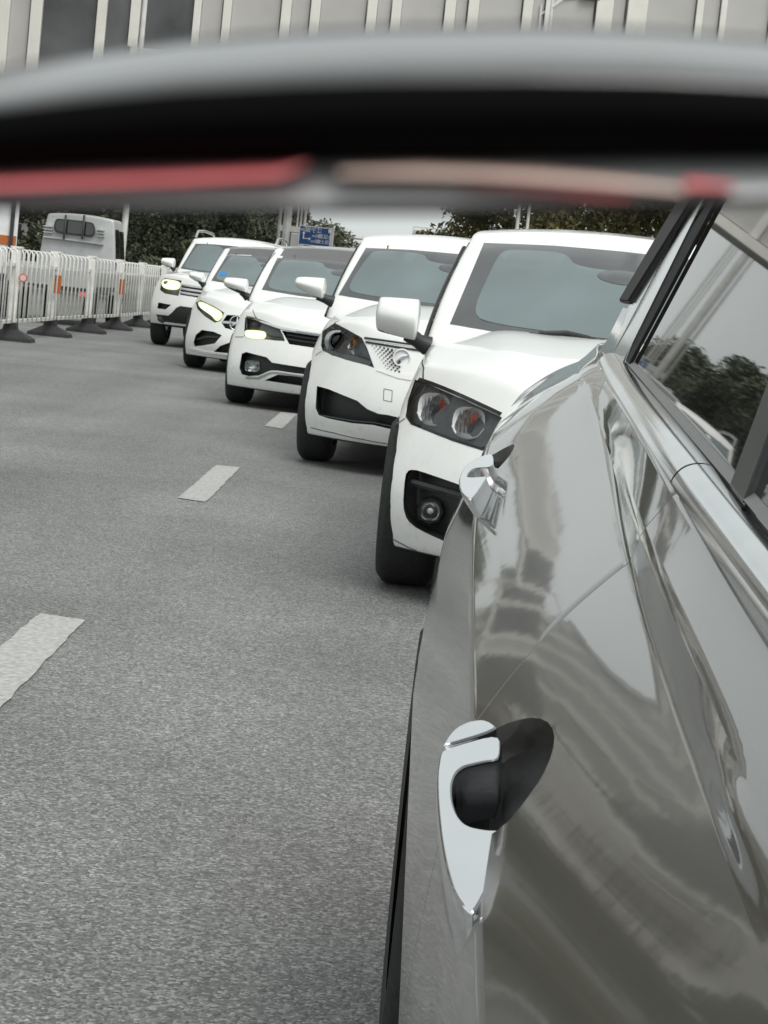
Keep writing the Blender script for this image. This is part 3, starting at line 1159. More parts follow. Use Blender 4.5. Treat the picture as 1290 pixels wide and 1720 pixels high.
c1.seam('lamp_gap', [(703, 637), (722, 643), (750, 654), (780, 667), (810, 681), (842, 696)], 0.014, M['black_gloss'])
gl = [(x, hp[3][1] - 0.012) for x in (-0.42, 0.42)]
c1.recess([(-0.40, 0.70), (0.40, 0.70), (0.34, 0.60), (-0.34, 0.60)], 0.05)
c1.mirror((668, 534), 1.28, (0.178, 0.165), black=0.06, tilt=0.0, arm_to=(0.04, -0.05), taper=0.82, slim=-0.28)
c1.wiper(c1.trace([(1014, 577), (985, 566), (950, 558), (905, 559)], c1.cbvh))
c1.wiper(c1.trace([(1014, 573), (960, 571), (890, 561)], c1.cbvh))
c1.seam('bumper_seam', [(681, 703), (672, 709), (663, 716), (656, 724)], 0.005, M['belt_grey'])
c1.seam('bumper_edge', [(660, 905), (700, 925), (750, 943), (800, 955)], 0.006, M['belt_grey'])
c1.pillar_edges()
c1.finish()

# second white car
c2 = Car('white_car', 'second white car in the queue, closed white grille with rows of small dots', (502, 770), 0.823, R(-4), SP2)
hp = c2.trace([(547, 539), (561, 541), (583, 553), (608, 567), (617, 585), (629, 618), (607, 611), (580, 604), (558, 597), (542, 589), (539, 579), (542, 556)])
drl = c2.trace([(543, 586), (558, 594), (580, 600), (605, 605), (622, 612)])
for e, sx in lens_unit(c2, hp, 0.075):
    (ax, az), (bx2, bz) = c2.trace([(567, 574), (598, 580)])
    y = c2.drape(ax, az).y + 0.018
    c2.bowl(sx * ax, az, 0.085, 0.07, y + 0.018, 0.03, M['satin_chrome'], e)
    bm = bmesh.new()
    tube(bm, [(sx * ax, y - 0.004, az), (sx * ax, y + 0.04, az)], 0.058, 20, cap=False)
    tube(bm, [(sx * ax, y - 0.004, az), (sx * ax, y + 0.04, az)], 0.048, 20, cap=False)
    obj('projector_ring', bm, M['chrome'], e, sharp=50)
    c2.ball(sx * ax, y + 0.012, az, 0.046, M['black_gloss'], e, 'projector', (1, 0.45, 1))
    y2 = c2.drape(bx2, bz).y + 0.02
    c2.bowl(sx * bx2, bz, 0.058, 0.062, y2, 0.04, M['satin_chrome'], e, squash=1.5)
    c2.ball(sx * (bx2 - 0.012), y2 + 0.02, bz + 0.012, 0.02, M['amber'], e, 'bulb', (0.8, 0.6, 1.2))
    c2.line('light_strip', flip(drl, sx), 0.03, off=-0.012, thick=0.02, m=M['pole_dark'], parent=e)
    k1 = flip(c2.trace([(553, 549), (575, 556), (590, 578), (599, 597), (620, 604)]), sx)
    c2.line('chrome_sweep', k1, 0.013, off=-0.006, thick=0.014, m=M['satin_chrome'], parent=e)
g1 = c2.trace([(612, 567), (645, 571.5), (682, 577)])
g2 = c2.trace([(614, 574), (645, 579), (682, 585)])
zc = 0.0
gp = [p for p in c2.trace([(613, 570), (680, 580)])] + [(0, c2.trace([(684, 583)])[0][1])] + [(0, c2.trace([(684, 640)])[0][1])] + c2.trace([(668, 635), (632, 622)])
full = gp + [(-x, z) for x, z in gp[::-1] if abs(x) > 0.001]
gr = c2.patch('grille', full, M['white_paint'], 0.006, step=0.05)
for g in (g1, g2):
    for sx in (1, -1):
        c2.line('grille_seam', flip(g + [(0.0, g[-1][1] - 0.004)], sx), 0.011, off=0.008, thick=0.004, m=M['black_plastic'], parent=gr)
cnt = 0
for i in range(9):
    for j in range(9):
        xz = (555 + 27 * i + 13 * j, 818 + 7 * i + 20 * j)
        p = (490 + xz[0] / 4.097, 380 + xz[1] / 4.097)
        if p[0] > 674 or p[1] > 588 + (p[0] - 612) * 0.72 + 12 or p[1] < 578 + (p[0] - 614) * 0.13:
            continue
        x, z = c2.trace([p])[0]
        r = 0.003 + 0.0011 * min(i, 5)
        for sx in (1, -1):
            h = c2.drape(x, z)
            bm = bmesh.new()
            tube(bm, [(sx * x, h.y - 0.0095, z), (sx * x, h.y - 0.004, z)], r, 8)
            obj('grille_dot', bm, M['dark_trim'], gr)
(ex, ez), = c2.trace([(675, 601)])
h = c2.drape(ex, ez)
bm = bmesh.new()
tube(bm, [(ex + 0.05 * math.cos(2 * math.pi * k / 28), h.y - 0.016, ez + 0.05 * math.sin(2 * math.pi * k / 28)) for k in range(29)], 0.006, 8)
tube(bm, [(ex - 0.03, h.y - 0.016, ez - 0.02), (ex, h.y - 0.02, ez + 0.01), (ex + 0.035, h.y - 0.016, ez + 0.02)], [0.004, 0.012, 0.004], 6)
tube(bm, [(ex, h.y - 0.010, ez), (ex, h.y - 0.002, ez)], 0.046, 24)
obj('emblem', bm, M['sign_white'], gr, sharp=50)
ip = c2.trace([(532, 648), (551, 653), (580, 665), (600, 673), (617, 687), (636, 695), (652, 697), (690, 706), (690, 729), (652, 720), (627, 714), (592, 711), (551, 703), (535, 697), (530, 686)])
ip = [(x, z) if x < -0.02 else (-0.02, z) for x, z in ip]
c2.recess(ip, 0.10, 0.93)
lo = c2.trace([(540, 699), (592, 708), (627, 711), (690, 724)])
for sx in (1, -1):
    c2.line('intake_lip', flip(lo, sx), 0.012, off=-0.03, thick=0.045, m=M['dark_trim'])
sq = c2.trace([(645, 653), (659, 656), (658, 675), (644, 672)])
for a, b in zip(sq, sq[1:] + sq[:1]):
    c2.line('tow_cover_seam', [a, b], 0.0045, off=0.0012, m=M['belt_grey'])
c2.seam('bonnet_seam', [(560, 520), (556, 530), (558, 539)], 0.008, M['black_plastic'])
c2.mirror((521, 481), 1.2, (0.205, 0.145), black=0.12, tilt=-0.01, arm_to=(0.05, -0.04), taper=0.45, slim=-0.18)
c2.seam('bumper_seam', [(540, 590), (530, 597), (519, 606)], 0.006, M['belt_grey'])
c2.seam('bumper_edge', [(522, 718), (560, 727), (610, 738), (650, 745)], 0.007, M['belt_grey'])
c2.pillar_edges()
c2.finish()

# third white car
c3 = Car('white_car', 'third white car in the queue, black roof, yellow lamp lit above its fog lamp', (381, 674), 0.86, R(-2), SP3)
hp = c3.trace([(412, 533), (428, 535), (469, 550), (475, 562), (479, 573), (463, 572), (446, 570), (418, 568), (410, 564)])
for e, sx in lens_unit(c3, hp, 0.08):
    lp = flip(c3.trace([(411, 555), (420, 554), (444, 556), (447, 561), (446, 567), (442, 570), (418, 568), (411, 564)]), sx)
    glow(c3, lp, e)
    k1 = flip(c3.trace([(448, 563), (462, 566), (474, 567)]), sx)
    c3.line('chrome_bar', k1, 0.014, off=-0.004, thick=0.02, m=M['satin_chrome'], parent=e)
    (ax, az), = c3.trace([(430, 549)])
    y = c3.drape(ax, az).y + 0.03
    c3.ball(sx * ax, y + 0.02, az, 0.045, M['dark_trim'], e, 'projector', (1, 0.6, 1))
    c3.line('chrome_edge', flip(c3.trace([(414, 536), (414, 552)]), sx), 0.012, off=-0.003, thick=0.02, m=M['satin_chrome'], parent=e)
top = c3.trace([(414, 532), (428, 535), (469, 550), (500, 556), (527, 560)])
top.append((0.0, top[-1][1] - 0.004))
for sx in (1, -1):
    c3.line('chrome_lip', flip(top, sx), 0.022, off=0.006, thick=0.02, m=M['chrome'])
gz = c3.trace([(473, 555), (527, 564), (521, 584), (486, 578)])
gp = [gz[0], (0, gz[1][1] - 0.004), (0, gz[2][1] - 0.004), gz[3]]
full = gp + [(-gz[3][0], gz[3][1]), (-gz[0][0], gz[0][1])]
c3.recess([full[0], full[1], (0.0001, full[1][1]), full[5], full[4], (0.0001, full[2][1]), full[2], full[3]] if False else [gz[0], (-0.004, gz[1][1]), (-0.004, gz[2][1]), gz[3]], 0.09, 0.98)
for yy in (568, 575):
    sl = c3.trace([(481, yy - 6), (505, yy - 2), (526, yy + 1)])
    sl.append((0.0, sl[-1][1]))
    for sx in (1, -1):
        c3.line('grille_slat', flip(sl, sx), 0.014, off=-0.02, thick=0.035, m=M['dark_trim'])
fp = c3.trace([(406, 594), (413, 591), (432, 596), (448, 600), (457, 609), (514, 618), (530, 621), (530, 631), (513, 629), (463, 623), (453, 623), (434, 631), (418, 632), (406, 629), (402, 618)])
fp = [(min(x, -0.004), z) for x, z in fp]
c3.recess(fp, 0.08, 0.95)
lp = c3.trace([(444, 639), (467, 629), (513, 634), (530, 637), (530, 653), (511, 649), (478, 644)])
lp = [(min(x, -0.004), z) for x, z in lp]
c3.recess(lp, 0.08, 0.95)
for sx in (1, -1):
    (fx, fz), = c3.trace([(423, 615)])
    y = c3.drape(fx, fz).y + 0.035
    e = part('fog_lamp', c3.root)
    c3.bowl(sx * fx, fz, 0.065, 0.048, y, 0.03, M['satin_chrome'], e, squash=4)
    c3.ball(sx * fx, y, fz, 0.06, M['lens'], e, 'lens', (1, 0.2, 0.75))
    c3.line('chrome_lip', flip(c3.trace([(413, 634), (434, 635), (455, 625), (466, 625), (513, 632)]), sx), 0.026, off=0.004, thick=0.02, m=M['satin_chrome'])
c3.seam('bonnet_seam', [(418, 507), (424, 520), (431, 534)], 0.008, M['belt_grey'])
c3.mirror((396, 479), 1.25, (0.225, 0.155), black=0.28, tilt=-0.012, arm_to=(0.0, -0.05), taper=0.5, slim=-0.22)
c3.seam('bumper_seam', [(409, 566), (402, 566), (395, 566)], 0.007, M['belt_grey'])
c3.pillar_edges()
c3.finish()

# fourth white car
c4 = Car('white_car', 'fourth white car in the queue, black roof, slanted lit lamp and blue windscreen sticker', (311, 615), 0.793, R(-3), SP4)
hp = c4.trace([(329, 508), (337, 504), (359, 514), (377, 525), (371, 539), (361, 542), (344, 531), (331, 518)])
for e, sx in lens_unit(c4, hp, 0.07):
    lp = flip(c4.trace([(332, 508), (338, 506), (359, 516), (375, 526), (371, 537), (363, 540), (356, 530), (336, 517)]), sx)
    glow(c4, lp, e)
gz = c4.trace([(372, 542), (381, 529), (392, 527), (389, 556), (378, 551)])
gp = [gz[0], gz[1], (-0.003, gz[2][1]), (-0.003, gz[3][1] - 0.01), gz[4]]
c4.recess(gp, 0.07, 0.96)
for sx in (1, -1):
    c4.line('grille_louvre', flip(c4.trace([(374, 541), (388, 542)]) + [(-0.1, c4.trace([(390, 542)])[0][1])], sx), 0.028, off=0.002, thick=0.02, m=M['satin_chrome'])
ez = c4.trace([(397, 543)])[0][1]
ex = gz[0][0] + 0.19
h = c4.drape(ex, ez)
bm = bmesh.new()
tube(bm, [(ex + 0.085 * math.cos(2 * math.pi * k / 28), h.y - 0.012, ez + 0.085 * math.sin(2 * math.pi * k / 28)) for k in range(29)], 0.008, 8)
for k in range(3):
    an = R(90 + 120 * k)
    tube(bm, [(ex, h.y - 0.014, ez), (ex + 0.085 * math.cos(an), h.y - 0.012, ez + 0.085 * math.sin(an))], [0.013, 0.004], 6)
obj('emblem', bm, M['chrome'], c4.root, sharp=50)
ip = c4.trace([(325, 575), (329, 562), (339, 554), (359, 557), (373, 563), (361, 577), (344, 580), (327, 582)])
c4.recess(ip, 0.08, 0.92)
for sx in (1, -1):
    c4.line('intake_fin', flip(c4.trace([(330, 570), (345, 566), (366, 567)]), sx), 0.02, off=-0.02, thick=0.03, m=M['dark_trim'])
lp = c4.trace([(359, 591), (370, 581), (389, 574), (402, 574), (402, 597), (389, 594)])
lp = [(min(x, -0.004), z) for x, z in lp]
c4.recess(lp, 0.08, 0.95)
for sx in (1, -1):
    c4.line('bumper_lip', flip(c4.trace([(318, 585), (345, 592), (359, 594), (388, 597), (400, 599)]), sx), 0.03, off=0.014, thick=0.02, m=M['white_paint'])
st = c4.trace([(369, 456), (381, 457), (380, 463), (368, 462)], c4.cbvh)
c4.patch('sticker', st, M['sticker'], 0.011, bvh=c4.cbvh, step=0.03, skirt=0.002)
c4.mirror((330, 465), 1.2, (0.185, 0.135), black=0.22, tilt=-0.01, arm_to=(0.0, -0.05), taper=0.5, slim=-0.25)
c4.seam('bonnet_seam', [(347, 483), (339, 494), (336, 504)], 0.007, M['belt_grey'])
c4.pillar_edges()
c4.finish()

# the tall car at the far end
c5 = Car('white_suv', 'tall white car at the far end of the queue, roof rails and lit headlights', (256, 577), 0.912, R(-4), SP5)
hp = c5.trace([(271, 471), (277, 467), (305, 471), (303, 484), (300, 497), (277, 493), (269, 487)])
for e, sx in lens_unit(c5, hp, 0.07):
    lp = flip(c5.trace([(271, 472), (278, 468), (304, 473), (302, 484), (296, 487), (280, 486), (272, 481)]), sx)
    glow(c5, lp, e)
    (ax, az), = c5.trace([(280, 475)])
    c5.ball(sx * ax, c5.drape(ax, az).y - 0.012, az, 0.05, M['belt_grey'], e, 'projector', (1, 0.4, 0.6))
gz = c5.trace([(305, 477), (329, 481), (326, 500), (302, 495)])
gp = [gz[0], (-0.004, gz[1][1]), (-0.004, gz[2][1]), gz[3]]
c5.recess(gp, 0.07, 0.97)
for k in range(3):
    t = (k + 0.2) / 2.8
    p0, p1 = V(gz[0]).lerp(V(gz[3]), t), V((0, gz[1][1] + (gz[2][1] - gz[1][1]) * t))
    for sx in (1, -1):
        c5.line('grille_bar', flip([tuple(p0), tuple(p1)], sx), 0.034, off=0.004, thick=0.03, m=M['satin_chrome'])
ip = c5.trace([(266, 508), (288, 512), (278, 520), (264, 518)])
c5.recess(ip, 0.06, 0.92)
lp = c5.trace([(262, 528), (283, 530), (290, 524), (296, 517), (303, 514), (340, 519), (340, 552), (300, 552), (264, 548)])
lp = [(min(x, -0.004), z) for x, z in lp]
for pl in c5.both(lp):
    c5.patch('lower_bumper', pl, M['black_plastic'], 0.006, step=0.06)
for sx in (1, -1):
    (fx, fz), = c5.trace([(271, 536)])
    h = c5.drape(fx, fz)
    c5.ball(sx * fx, h.y - 0.008, fz, 0.06, M['dark_trim'], c5.root, 'fog_lamp', (1, 0.25, 0.7))
    bm = bmesh.new()
    xr = SP5['wr'] - 0.03
    ys = [SP5['cowl'] + 0.95, SP5['cowl'] + 1.1, SP5['cowl'] + 1.6, SP5['cowl'] + 2.3, SP5['cowl'] + 2.5]
    tube(bm, [(sx * xr, ys[0], 1.68), (sx * xr, ys[1], 1.765), (sx * xr * 0.98, ys[2], 1.785), (sx * xr * 0.95, ys[3], 1.765), (sx * xr * 0.94, ys[4], 1.68)], 0.022, 8)
    obj('roof_rail', bm, M['satin_chrome'], c5.root, sharp=60)
c5.mirror((282, 441), 1.28, (0.21, 0.155), black=0.2, tilt=-0.005, arm_to=(0.0, -0.05), taper=0.6, slim=-0.2)
c5.pillar_edges()
c5.finish()


# ------------------------------------------------------------------ the grey car alongside
GREY = thing('grey_car', 'grey brown car close alongside with two chrome door handles and reflections on its doors', 'car', (0.9, 1.5, 0))
GI = Matrix.Translation((-0.9, -1.5, 0))


def gobj(name, bm, m, parent=None, **k):
    o = obj(name, bm, m, parent or GREY, **k)
    o.data.transform(GI)
    return o


def A3(px, py, y):
    p = at(px, py, y)
    return (p.x, p.z)


# stations along the car: y, then (x, z) of the lines that run along its side
ST = [
    #  y     low bulge     under crease   crease L1              L2                      L2b                     L3                      L4                       L5
    (-0.60, (0.030, 0.60), (0.042, 0.70), (0.050, 0.66 + 0.12),  (0.118, 0.870),         (0.120, 0.872),         (0.146, 0.882),         (0.180, 0.895),          (0.200, 0.920)),
    (0.10,  (0.024, 0.60), (0.040, 0.70), (0.052, 0.772),        (0.122, 0.882),         (0.123, 0.883),         (0.148, 0.890),         (0.184, 0.918),          (0.200, 0.944)),
    (0.50,  (0.032, 0.60), (0.043, 0.70), (0.054, 0.776),        (0.125, 0.900),         (0.126, 0.901),         (0.147, 0.905),         (0.185, 0.931),          (0.200, 0.956)),
    (0.80,  (0.034, 0.60), (0.044, 0.71), (0.057, 0.787),        A3(1219, 1453, 0.80),   A3(1221, 1451, 0.80),   A3(1290, 1327, 0.80),   (0.190, 0.935),          (0.204, 0.962)),
    (1.00,  (0.036, 0.60), (0.045, 0.72), A3(803, 1545, 1.0),    A3(1148, 1255, 1.00),   A3(1150, 1253, 1.0),    A3(1194, 1159, 1.0),    A3(1310, 1102, 1.0),     A3(1370, 1010, 1.0)),
    (1.30,  (0.038, 0.60), (0.047, 0.73), A3(795, 1195, 1.3),    A3(1062, 1018, 1.3),    A3(1064, 1016, 1.3),    A3(1092, 935, 1.3),     A3(1172, 887, 1.3),      A3(1245, 845, 1.3)),
    (1.70,  (0.040, 0.60), (0.049, 0.74), A3(791, 1005, 1.7),    A3(1015, 868, 1.7),     A3(1046, 846, 1.7),     A3(1053, 830, 1.7),     A3(1083, 742, 1.7),      A3(1140, 717, 1.7)),
    (2.10,  (0.042, 0.60), (0.052, 0.75), A3(792, 894, 2.1),     A3(988, 750, 2.1),      A3(1014, 740, 2.1),     A3(1021, 729, 2.1),     A3(1046, 680, 2.1),      A3(1092, 661, 2.1)),
    (2.60,  (0.045, 0.60), (0.060, 0.77), A3(818, 748, 2.6),     A3(974, 634, 2.6),      A3(976, 633, 2.6),      A3(985, 628, 2.6),      A3(1009, 616, 2.6),      A3(1038, 597, 2.6)),
    (3.00,  (0.050, 0.62), (0.085, 0.80), A3(852, 690, 3.0),     A3(972, 612, 3.0),      A3(974, 610, 3.0),      A3(984, 603, 3.0),      A3(1005, 588, 3.0),      A3(1030, 570, 3.0)),
    (3.28,  (0.085, 0.64), (0.150, 0.82), A3(903, 647, 3.28),    A3(975, 606, 3.28),     A3(977, 604, 3.28),     A3(988, 596, 3.28),     A3(1010, 575, 3.28),     A3(1034, 556, 3.28)),
    (3.42,  (0.190, 0.64), (0.240, 0.82), (0.300, 0.965),        (0.330, 1.00),          (0.332, 1.002),         (0.345, 1.01),          (0.36, 1.03),            (0.38, 1.05)),
]
YS = [r[0] for r in ST]


def cat(tab, y):
    """smooth interpolation along the car (monotone tangents)"""
    n = len(tab)
    i = max(0, min(n - 2, next((k for k in range(n - 1) if y <= YS[k + 1]), n - 2)))
    h = YS[i + 1] - YS[i]
    t = (y - YS[i]) / h

    def slope(k):
        if k == 0:
            return (tab[1] - tab[0]) / (YS[1] - YS[0])
        if k == n - 1:
            return (tab[-1] - tab[-2]) / (YS[-1] - YS[-2])
        a = (tab[k] - tab[k - 1]) / (YS[k] - YS[k - 1])
        b = (tab[k + 1] - tab[k]) / (YS[k + 1] - YS[k])
        return 0 if a * b <= 0 else 2 * a * b / (a + b)
    m0, m1 = slope(i) * h, slope(i + 1) * h
    t2, t3 = t * t, t * t * t
    return (2 * t3 - 3 * t2 + 1) * tab[i] + (t3 - 2 * t2 + t) * m0 + (-2 * t3 + 3 * t2) * tab[i + 1] + (t3 - t2) * m1


FINE = [-0.6 + 0.02 * k for k in range(202)]
FT = {}


def feat(j, y):
    if j not in FT:
        raw = [(cat([r[j][0] for r in ST], q), cat([r[j][1] for r in ST], q)) for q in FINE]
        out = []
        for i, q in enumerate(FINE):
            sg = 0.26 if q < 2.1 else max(0.03, 0.26 - (q - 2.1) * 0.26)
            n = int(2.2 * sg / 0.02) + 1
            ws = xs_ = zs_ = 0.0
            for k in range(-n, n + 1):
                a = i + k
                if a < 0 or a >= len(raw):           # mirror the trend beyond the ends
                    e = 0 if a < 0 else len(raw) - 1
                    m_ = max(0, min(len(raw) - 1, 2 * e - a))
                    px_, pz_ = 2 * raw[e][0] - raw[m_][0], 2 * raw[e][1] - raw[m_][1]
                else:
                    px_, pz_ = raw[a]
                w_ = math.exp(-0.5 * (k * 0.02 / sg) ** 2)
                ws += w_
                xs_ += w_ * px_
                zs_ += w_ * pz_
            out.append((xs_ / ws, zs_ / ws))
        FT[j] = out
    t = (y - FINE[0]) / 0.02
    i = max(0, min(len(FINE) - 2, int(t)))
    u = t - i
    a, b = FT[j][i], FT[j][i + 1]
    return V((a[0] + (b[0] - a[0]) * u, a[1] + (b[1] - a[1]) * u))


def section(y):
    """(x, z) points of the side from the sill up to the chrome strip"""
    P1, Pb, L1, L2, L2b, L3, L4, L5 = [feat(j, y) for j in range(1, 9)]
    sill = [V((P1.x + 0.11, 0.17)), V((P1.x + 0.050, 0.185)), V((P1.x + 0.030, 0.24)), V((P1.x + 0.016, 0.36))]
    ctrl = sill + [P1, Pb, L1, L2, L2b, L3, L4, L4 + V((0.03, 0.004))]
    creased = {6: 0.0028, 7: 0.005, 8: 0.004, 9: 0.004, 10: 0.003}
    bul = {4: 0.002, 5: 0.002, 6: 0.004}
    sub = {0: 1, 1: 2, 2: 3, 3: 4, 4: 7, 5: 8, 6: 16, 7: 4, 8: 14, 9: 8, 10: 2}
    out = []
    # round the low bulge with a short spline
    for i in range(len(ctrl) - 1):
        a, b = ctrl[i], ctrl[i + 1]
        d = (b - a)
        L = max(d.length, 1e-6)
        n = V((-d.y, d.x)) / L            # to the left of the way up = out of the car
        ra = min(creased.get(i, 0), L * 0.3)
        rb = min(creased.get(i + 1, 0), L * 0.3)
        for k in range(sub[i] + 1):
            t = k / sub[i]
            if k == 0 and ra == 0 and out:
                continue
            t = t * t * (3 - 2 * t) if i >= 4 else t
            u = (ra + (L - ra - rb) * t) / L
            dent = 0.0045 * math.exp(-((y - 0.80) / 0.085) ** 2) * math.sin(math.pi * u) ** 2 if i == 8 else 0.0     # pressed oval ahead of the front handle
            out.append(a + d * u + n * (bul.get(i, 0) * math.sin(math.pi * u) * (1 if L > 0.02 else 0) + dent))
    return out


def yrange(a, b, step):
    n = max(2, int(round((b - a) / step)))
    return [a + (b - a) * k / n for k in range(n + 1)]


SEC, LEAN = {}, []


def side_rows(ya, yb, step=0.02, roll=0.008):
    ys = yrange(ya, yb, step)
    rows = []
    n_pts = len(section(1.0))
    if not LEAN:
        ref = section(1.3)
        a, b = feat(3, 1.3), feat(4, 1.3)
        for p in ref:
            LEAN.append(min(1.0, max(0.0, (p.y - a.y) / (b.y - a.y))))
    for y in ys:
        wgt = 0.15 * max(0.0, 1 - ((y - 1.3) / 1.15) ** 2)         # the shut line leans back above the crease
        r = []
        for k in range(n_pts):
            y2 = round(y + wgt * LEAN[k], 4)
            if y2 not in SEC:
                SEC[y2] = section(y2)
            p = SEC[y2][k]
            r.append(V((p.x, y2, p.y)))
        rows.append(r)
    if roll:                               # rounded edges at the shut lines
        inn = V((roll, 0, -roll * 0.35))
        e0 = [p + inn * 0.12 - V((0, 0.0012, 0)) for p in rows[0]]
        e1 = [p + inn * 0.12 + V((0, 0.0012, 0)) for p in rows[-1]]
        rows = [[p + inn for p in e0], e0] + rows + [e1, [p + inn for p in e1]]
    return rows


def side_panel(name, ya, yb, step=0.02, cups=()):
    rows = side_rows(ya, yb, step)
    bm = grid_bm(rows)
    if yb > 2.4:
        bmesh.ops.delete(bm, geom=[f for f in bm.faces if (f.calc_center_median().y - 2.88) ** 2 + (f.calc_center_median().z - 0.335) ** 2 < 0.40 ** 2], context='FACES')
    # a closed volume, so that the handle cup can be cut into it
    edge = [e for e in bm.edges if len(e.link_faces) == 1]
    r = bmesh.ops.extrude_face_region(bm, geom=bm.faces[:])
    for v in r['geom']:
        if isinstance(v, bmesh.types.BMVert):
            v.co += V((0.10, 0, -0.025))
    bmesh.ops.recalc_face_normals(bm, faces=bm.faces[:])
    me = to_mesh(bm)
    me.materials.append(M['grey_paint'])
    me.materials.append(M['black_gloss'])

    def mods(o):
        ex = []
        for cm in cups:
            c = bpy.data.objects.new('cutter', cm)
            COL.objects.link(c)
            b = o.modifiers.new('b', 'BOOLEAN')
            b.operation = 'DIFFERENCE'
            b.solver = 'EXACT'
            b.object = c
            ex.append(c)
        return ex
    out = evaluated(me, mods) if cups else me
    return gobj(name, out, None, sharp=35)


def cup(poly_px, p0, p1, p2, depth):
    n = (p1 - p0).cross(p2 - p0).normalized()
    if n.x > 0:
        n = -n
    pts = [on_plane(px, py, p0, n) for px, py in poly_px]
    c = sum(pts, V()) / len(pts)
    N = 6
    rings = [[p + (p - c) * 0.06 + n * 0.05 for p in pts]]
    for k in range(N + 1):
        t = k / N
        sc = 1.0 - 0.30 * t ** 2.2
        rings.append([c + (p - c) * sc - n * depth * math.sin(t * math.pi / 2) for p in pts])
    bm = grid_bm(rings, closed=True)
    top = bm.faces.new([v for v in bm.verts[:len(pts)]])
    bm.verts.ensure_lookup_table()
    bot = bm.faces.new([bm.verts[i] for i in range(len(bm.verts) - len(pts), len(bm.verts))])
    for f in bm.faces:
        d = (f.calc_center_median() - p0).dot(n)
        f.material_index = 1 if d < -depth * 0.55 else 0
    bmesh.ops.triangulate(bm, faces=[top, bot])
    bmesh.ops.recalc_face_normals(bm, faces=bm.faces[:])
    me = to_mesh(bm)
    me.materials.append(M['grey_paint'])
    me.materials.append(M['black_gloss'])
    return me


def F3(j, y):
    p = feat(j, y)
    return V((p.x, y, p.y))


cup1 = cup(smooth_poly([(760, 1262), (845, 1222), (892, 1212), (922, 1217), (940, 1240), (938, 1275), (920, 1318), (885, 1362), (852, 1394), (790, 1420), (748, 1400), (740, 1320)], 1), F3(3, 1.0), F3(3, 1.28), F3(4, 1.2), 0.04)
cup2 = cup(smooth_poly([(800, 775), (830, 765), (850, 755), (869, 748), (862, 764), (848, 780), (832, 794), (822, 801), (795, 812), (785, 795)], 1), F3(3, 2.15), F3(3, 2.5), F3(4, 2.35), 0.03)
side_panel('front_door', -0.6, 1.2985, 0.02, [cup1])


side_panel('rear_door', 1.3015, 2.5985, 0.02, [cup2])
side_panel('rear_quarter', 2.6015, 3.42, 0.02)
gobj('inner_shell', grid_bm([[V((p.x + 0.02, y, p.y - 0.008)) for p in section(y)[1:-1]] for y in yrange(-0.6, 2.4, 0.1)]), M['black_plastic'], smooth=True)


def chrome_strip(ya, yb):
    rows = []
    for y in yrange(ya, yb, 0.03):
        a, b = F3(7, y), F3(8, y)
        d = b - a
        n = V((-d.z, 0, d.x)).normalized()
        if n.x > 0 and n.z < 0:
            n = -n
        r = [a + V((0.02, 0, -0.012)), a + V((0.004, 0, -0.002))]
        for k in range(9):
            t = k / 8
            r.append(a.lerp(b, t) + n * (0.004 + 0.0085 * math.sin(math.pi * (0.12 + 0.88 * t)) ** 0.8))
        r += [b + V((0.004, 0, -0.004)), b + V((0.012, 0, -0.03))]
        rows.append(r)
    rows = [[p + V((0.012, 0, -0.012)) for p in rows[0]]] + rows + [[p + V((0.012, 0, -0.012)) for p in rows[-1]]]
    bm = grid_bm(rows)
    bmesh.ops.recalc_face_normals(bm, faces=bm.faces[:])
    gobj('chrome_strip', bm, M['satin_strip'], sharp=60)


M['satin_strip'] = mat('satin_strip', (0.66, 0.68, 0.69), 0.1, metal=1.0, noise_scale=16, noise_amt=0.06)
chrome_strip(-0.6, 1.447)
chrome_strip(1.453, 2.585)

# belt seal and window plane
WA, WB = at(1209, 786, 1.45), at(1059, 613, 2.45)
WN = (WB - WA).cross(V((0.27, 0, 1))).normalized()
if WN.x > 0:
    WN = -WN
rows = []
for y in yrange(-0.6, 2.47, 0.06):
    b = F3(8, y)
    w = WA + (WB - WA) * ((y - WA.y) / (WB.y - WA.y))
    rows.append([b + V((0.002, 0, -0.006)), b + V((0.004, 0, 0.002)), b.lerp(w, 0.6) + V((0, 0, 0.002)), w + V((-0.004, 0, 0.001)), w + V((0.002, 0, 0.006)), w + V((0.01, 0, 0.004)), w + V((0.03, 0, -0.03))])
bm = grid_bm(rows)
bmesh.ops.recalc_face_normals(bm, faces=bm.faces[:])
gobj('belt_seal', bm, M['belt_grey'], sharp=50)


def on_win(px, py, off=0.0):
    return on_plane(px, py, WA + WN * off, WN)


def extend(a, b, z):
    return a + (b - a) * ((z - a.z) / (b.z - a.z))


def slab(name, pts, m, thick=0.012, bevel=0.002):
    bm = bmesh.new()
    f = bm.faces.new([bm.verts.new(p) for p in pts])
    bm.normal_update()
    if f.normal.dot(WN) < 0:
        f.normal_flip()
    r = bmesh.ops.extrude_face_region(bm, geom=[f])
    for v in r['geom']:
        if isinstance(v, bmesh.types.BMVert):
            v.co += WN * thick
    bmesh.ops.recalc_face_normals(bm, faces=bm.faces[:])
    if bevel:
        bmesh.ops.bevel(bm, geom=bm.edges[:], offset=bevel, segments=2, affect='EDGES')
    return gobj(name, bm, m, sharp=40)


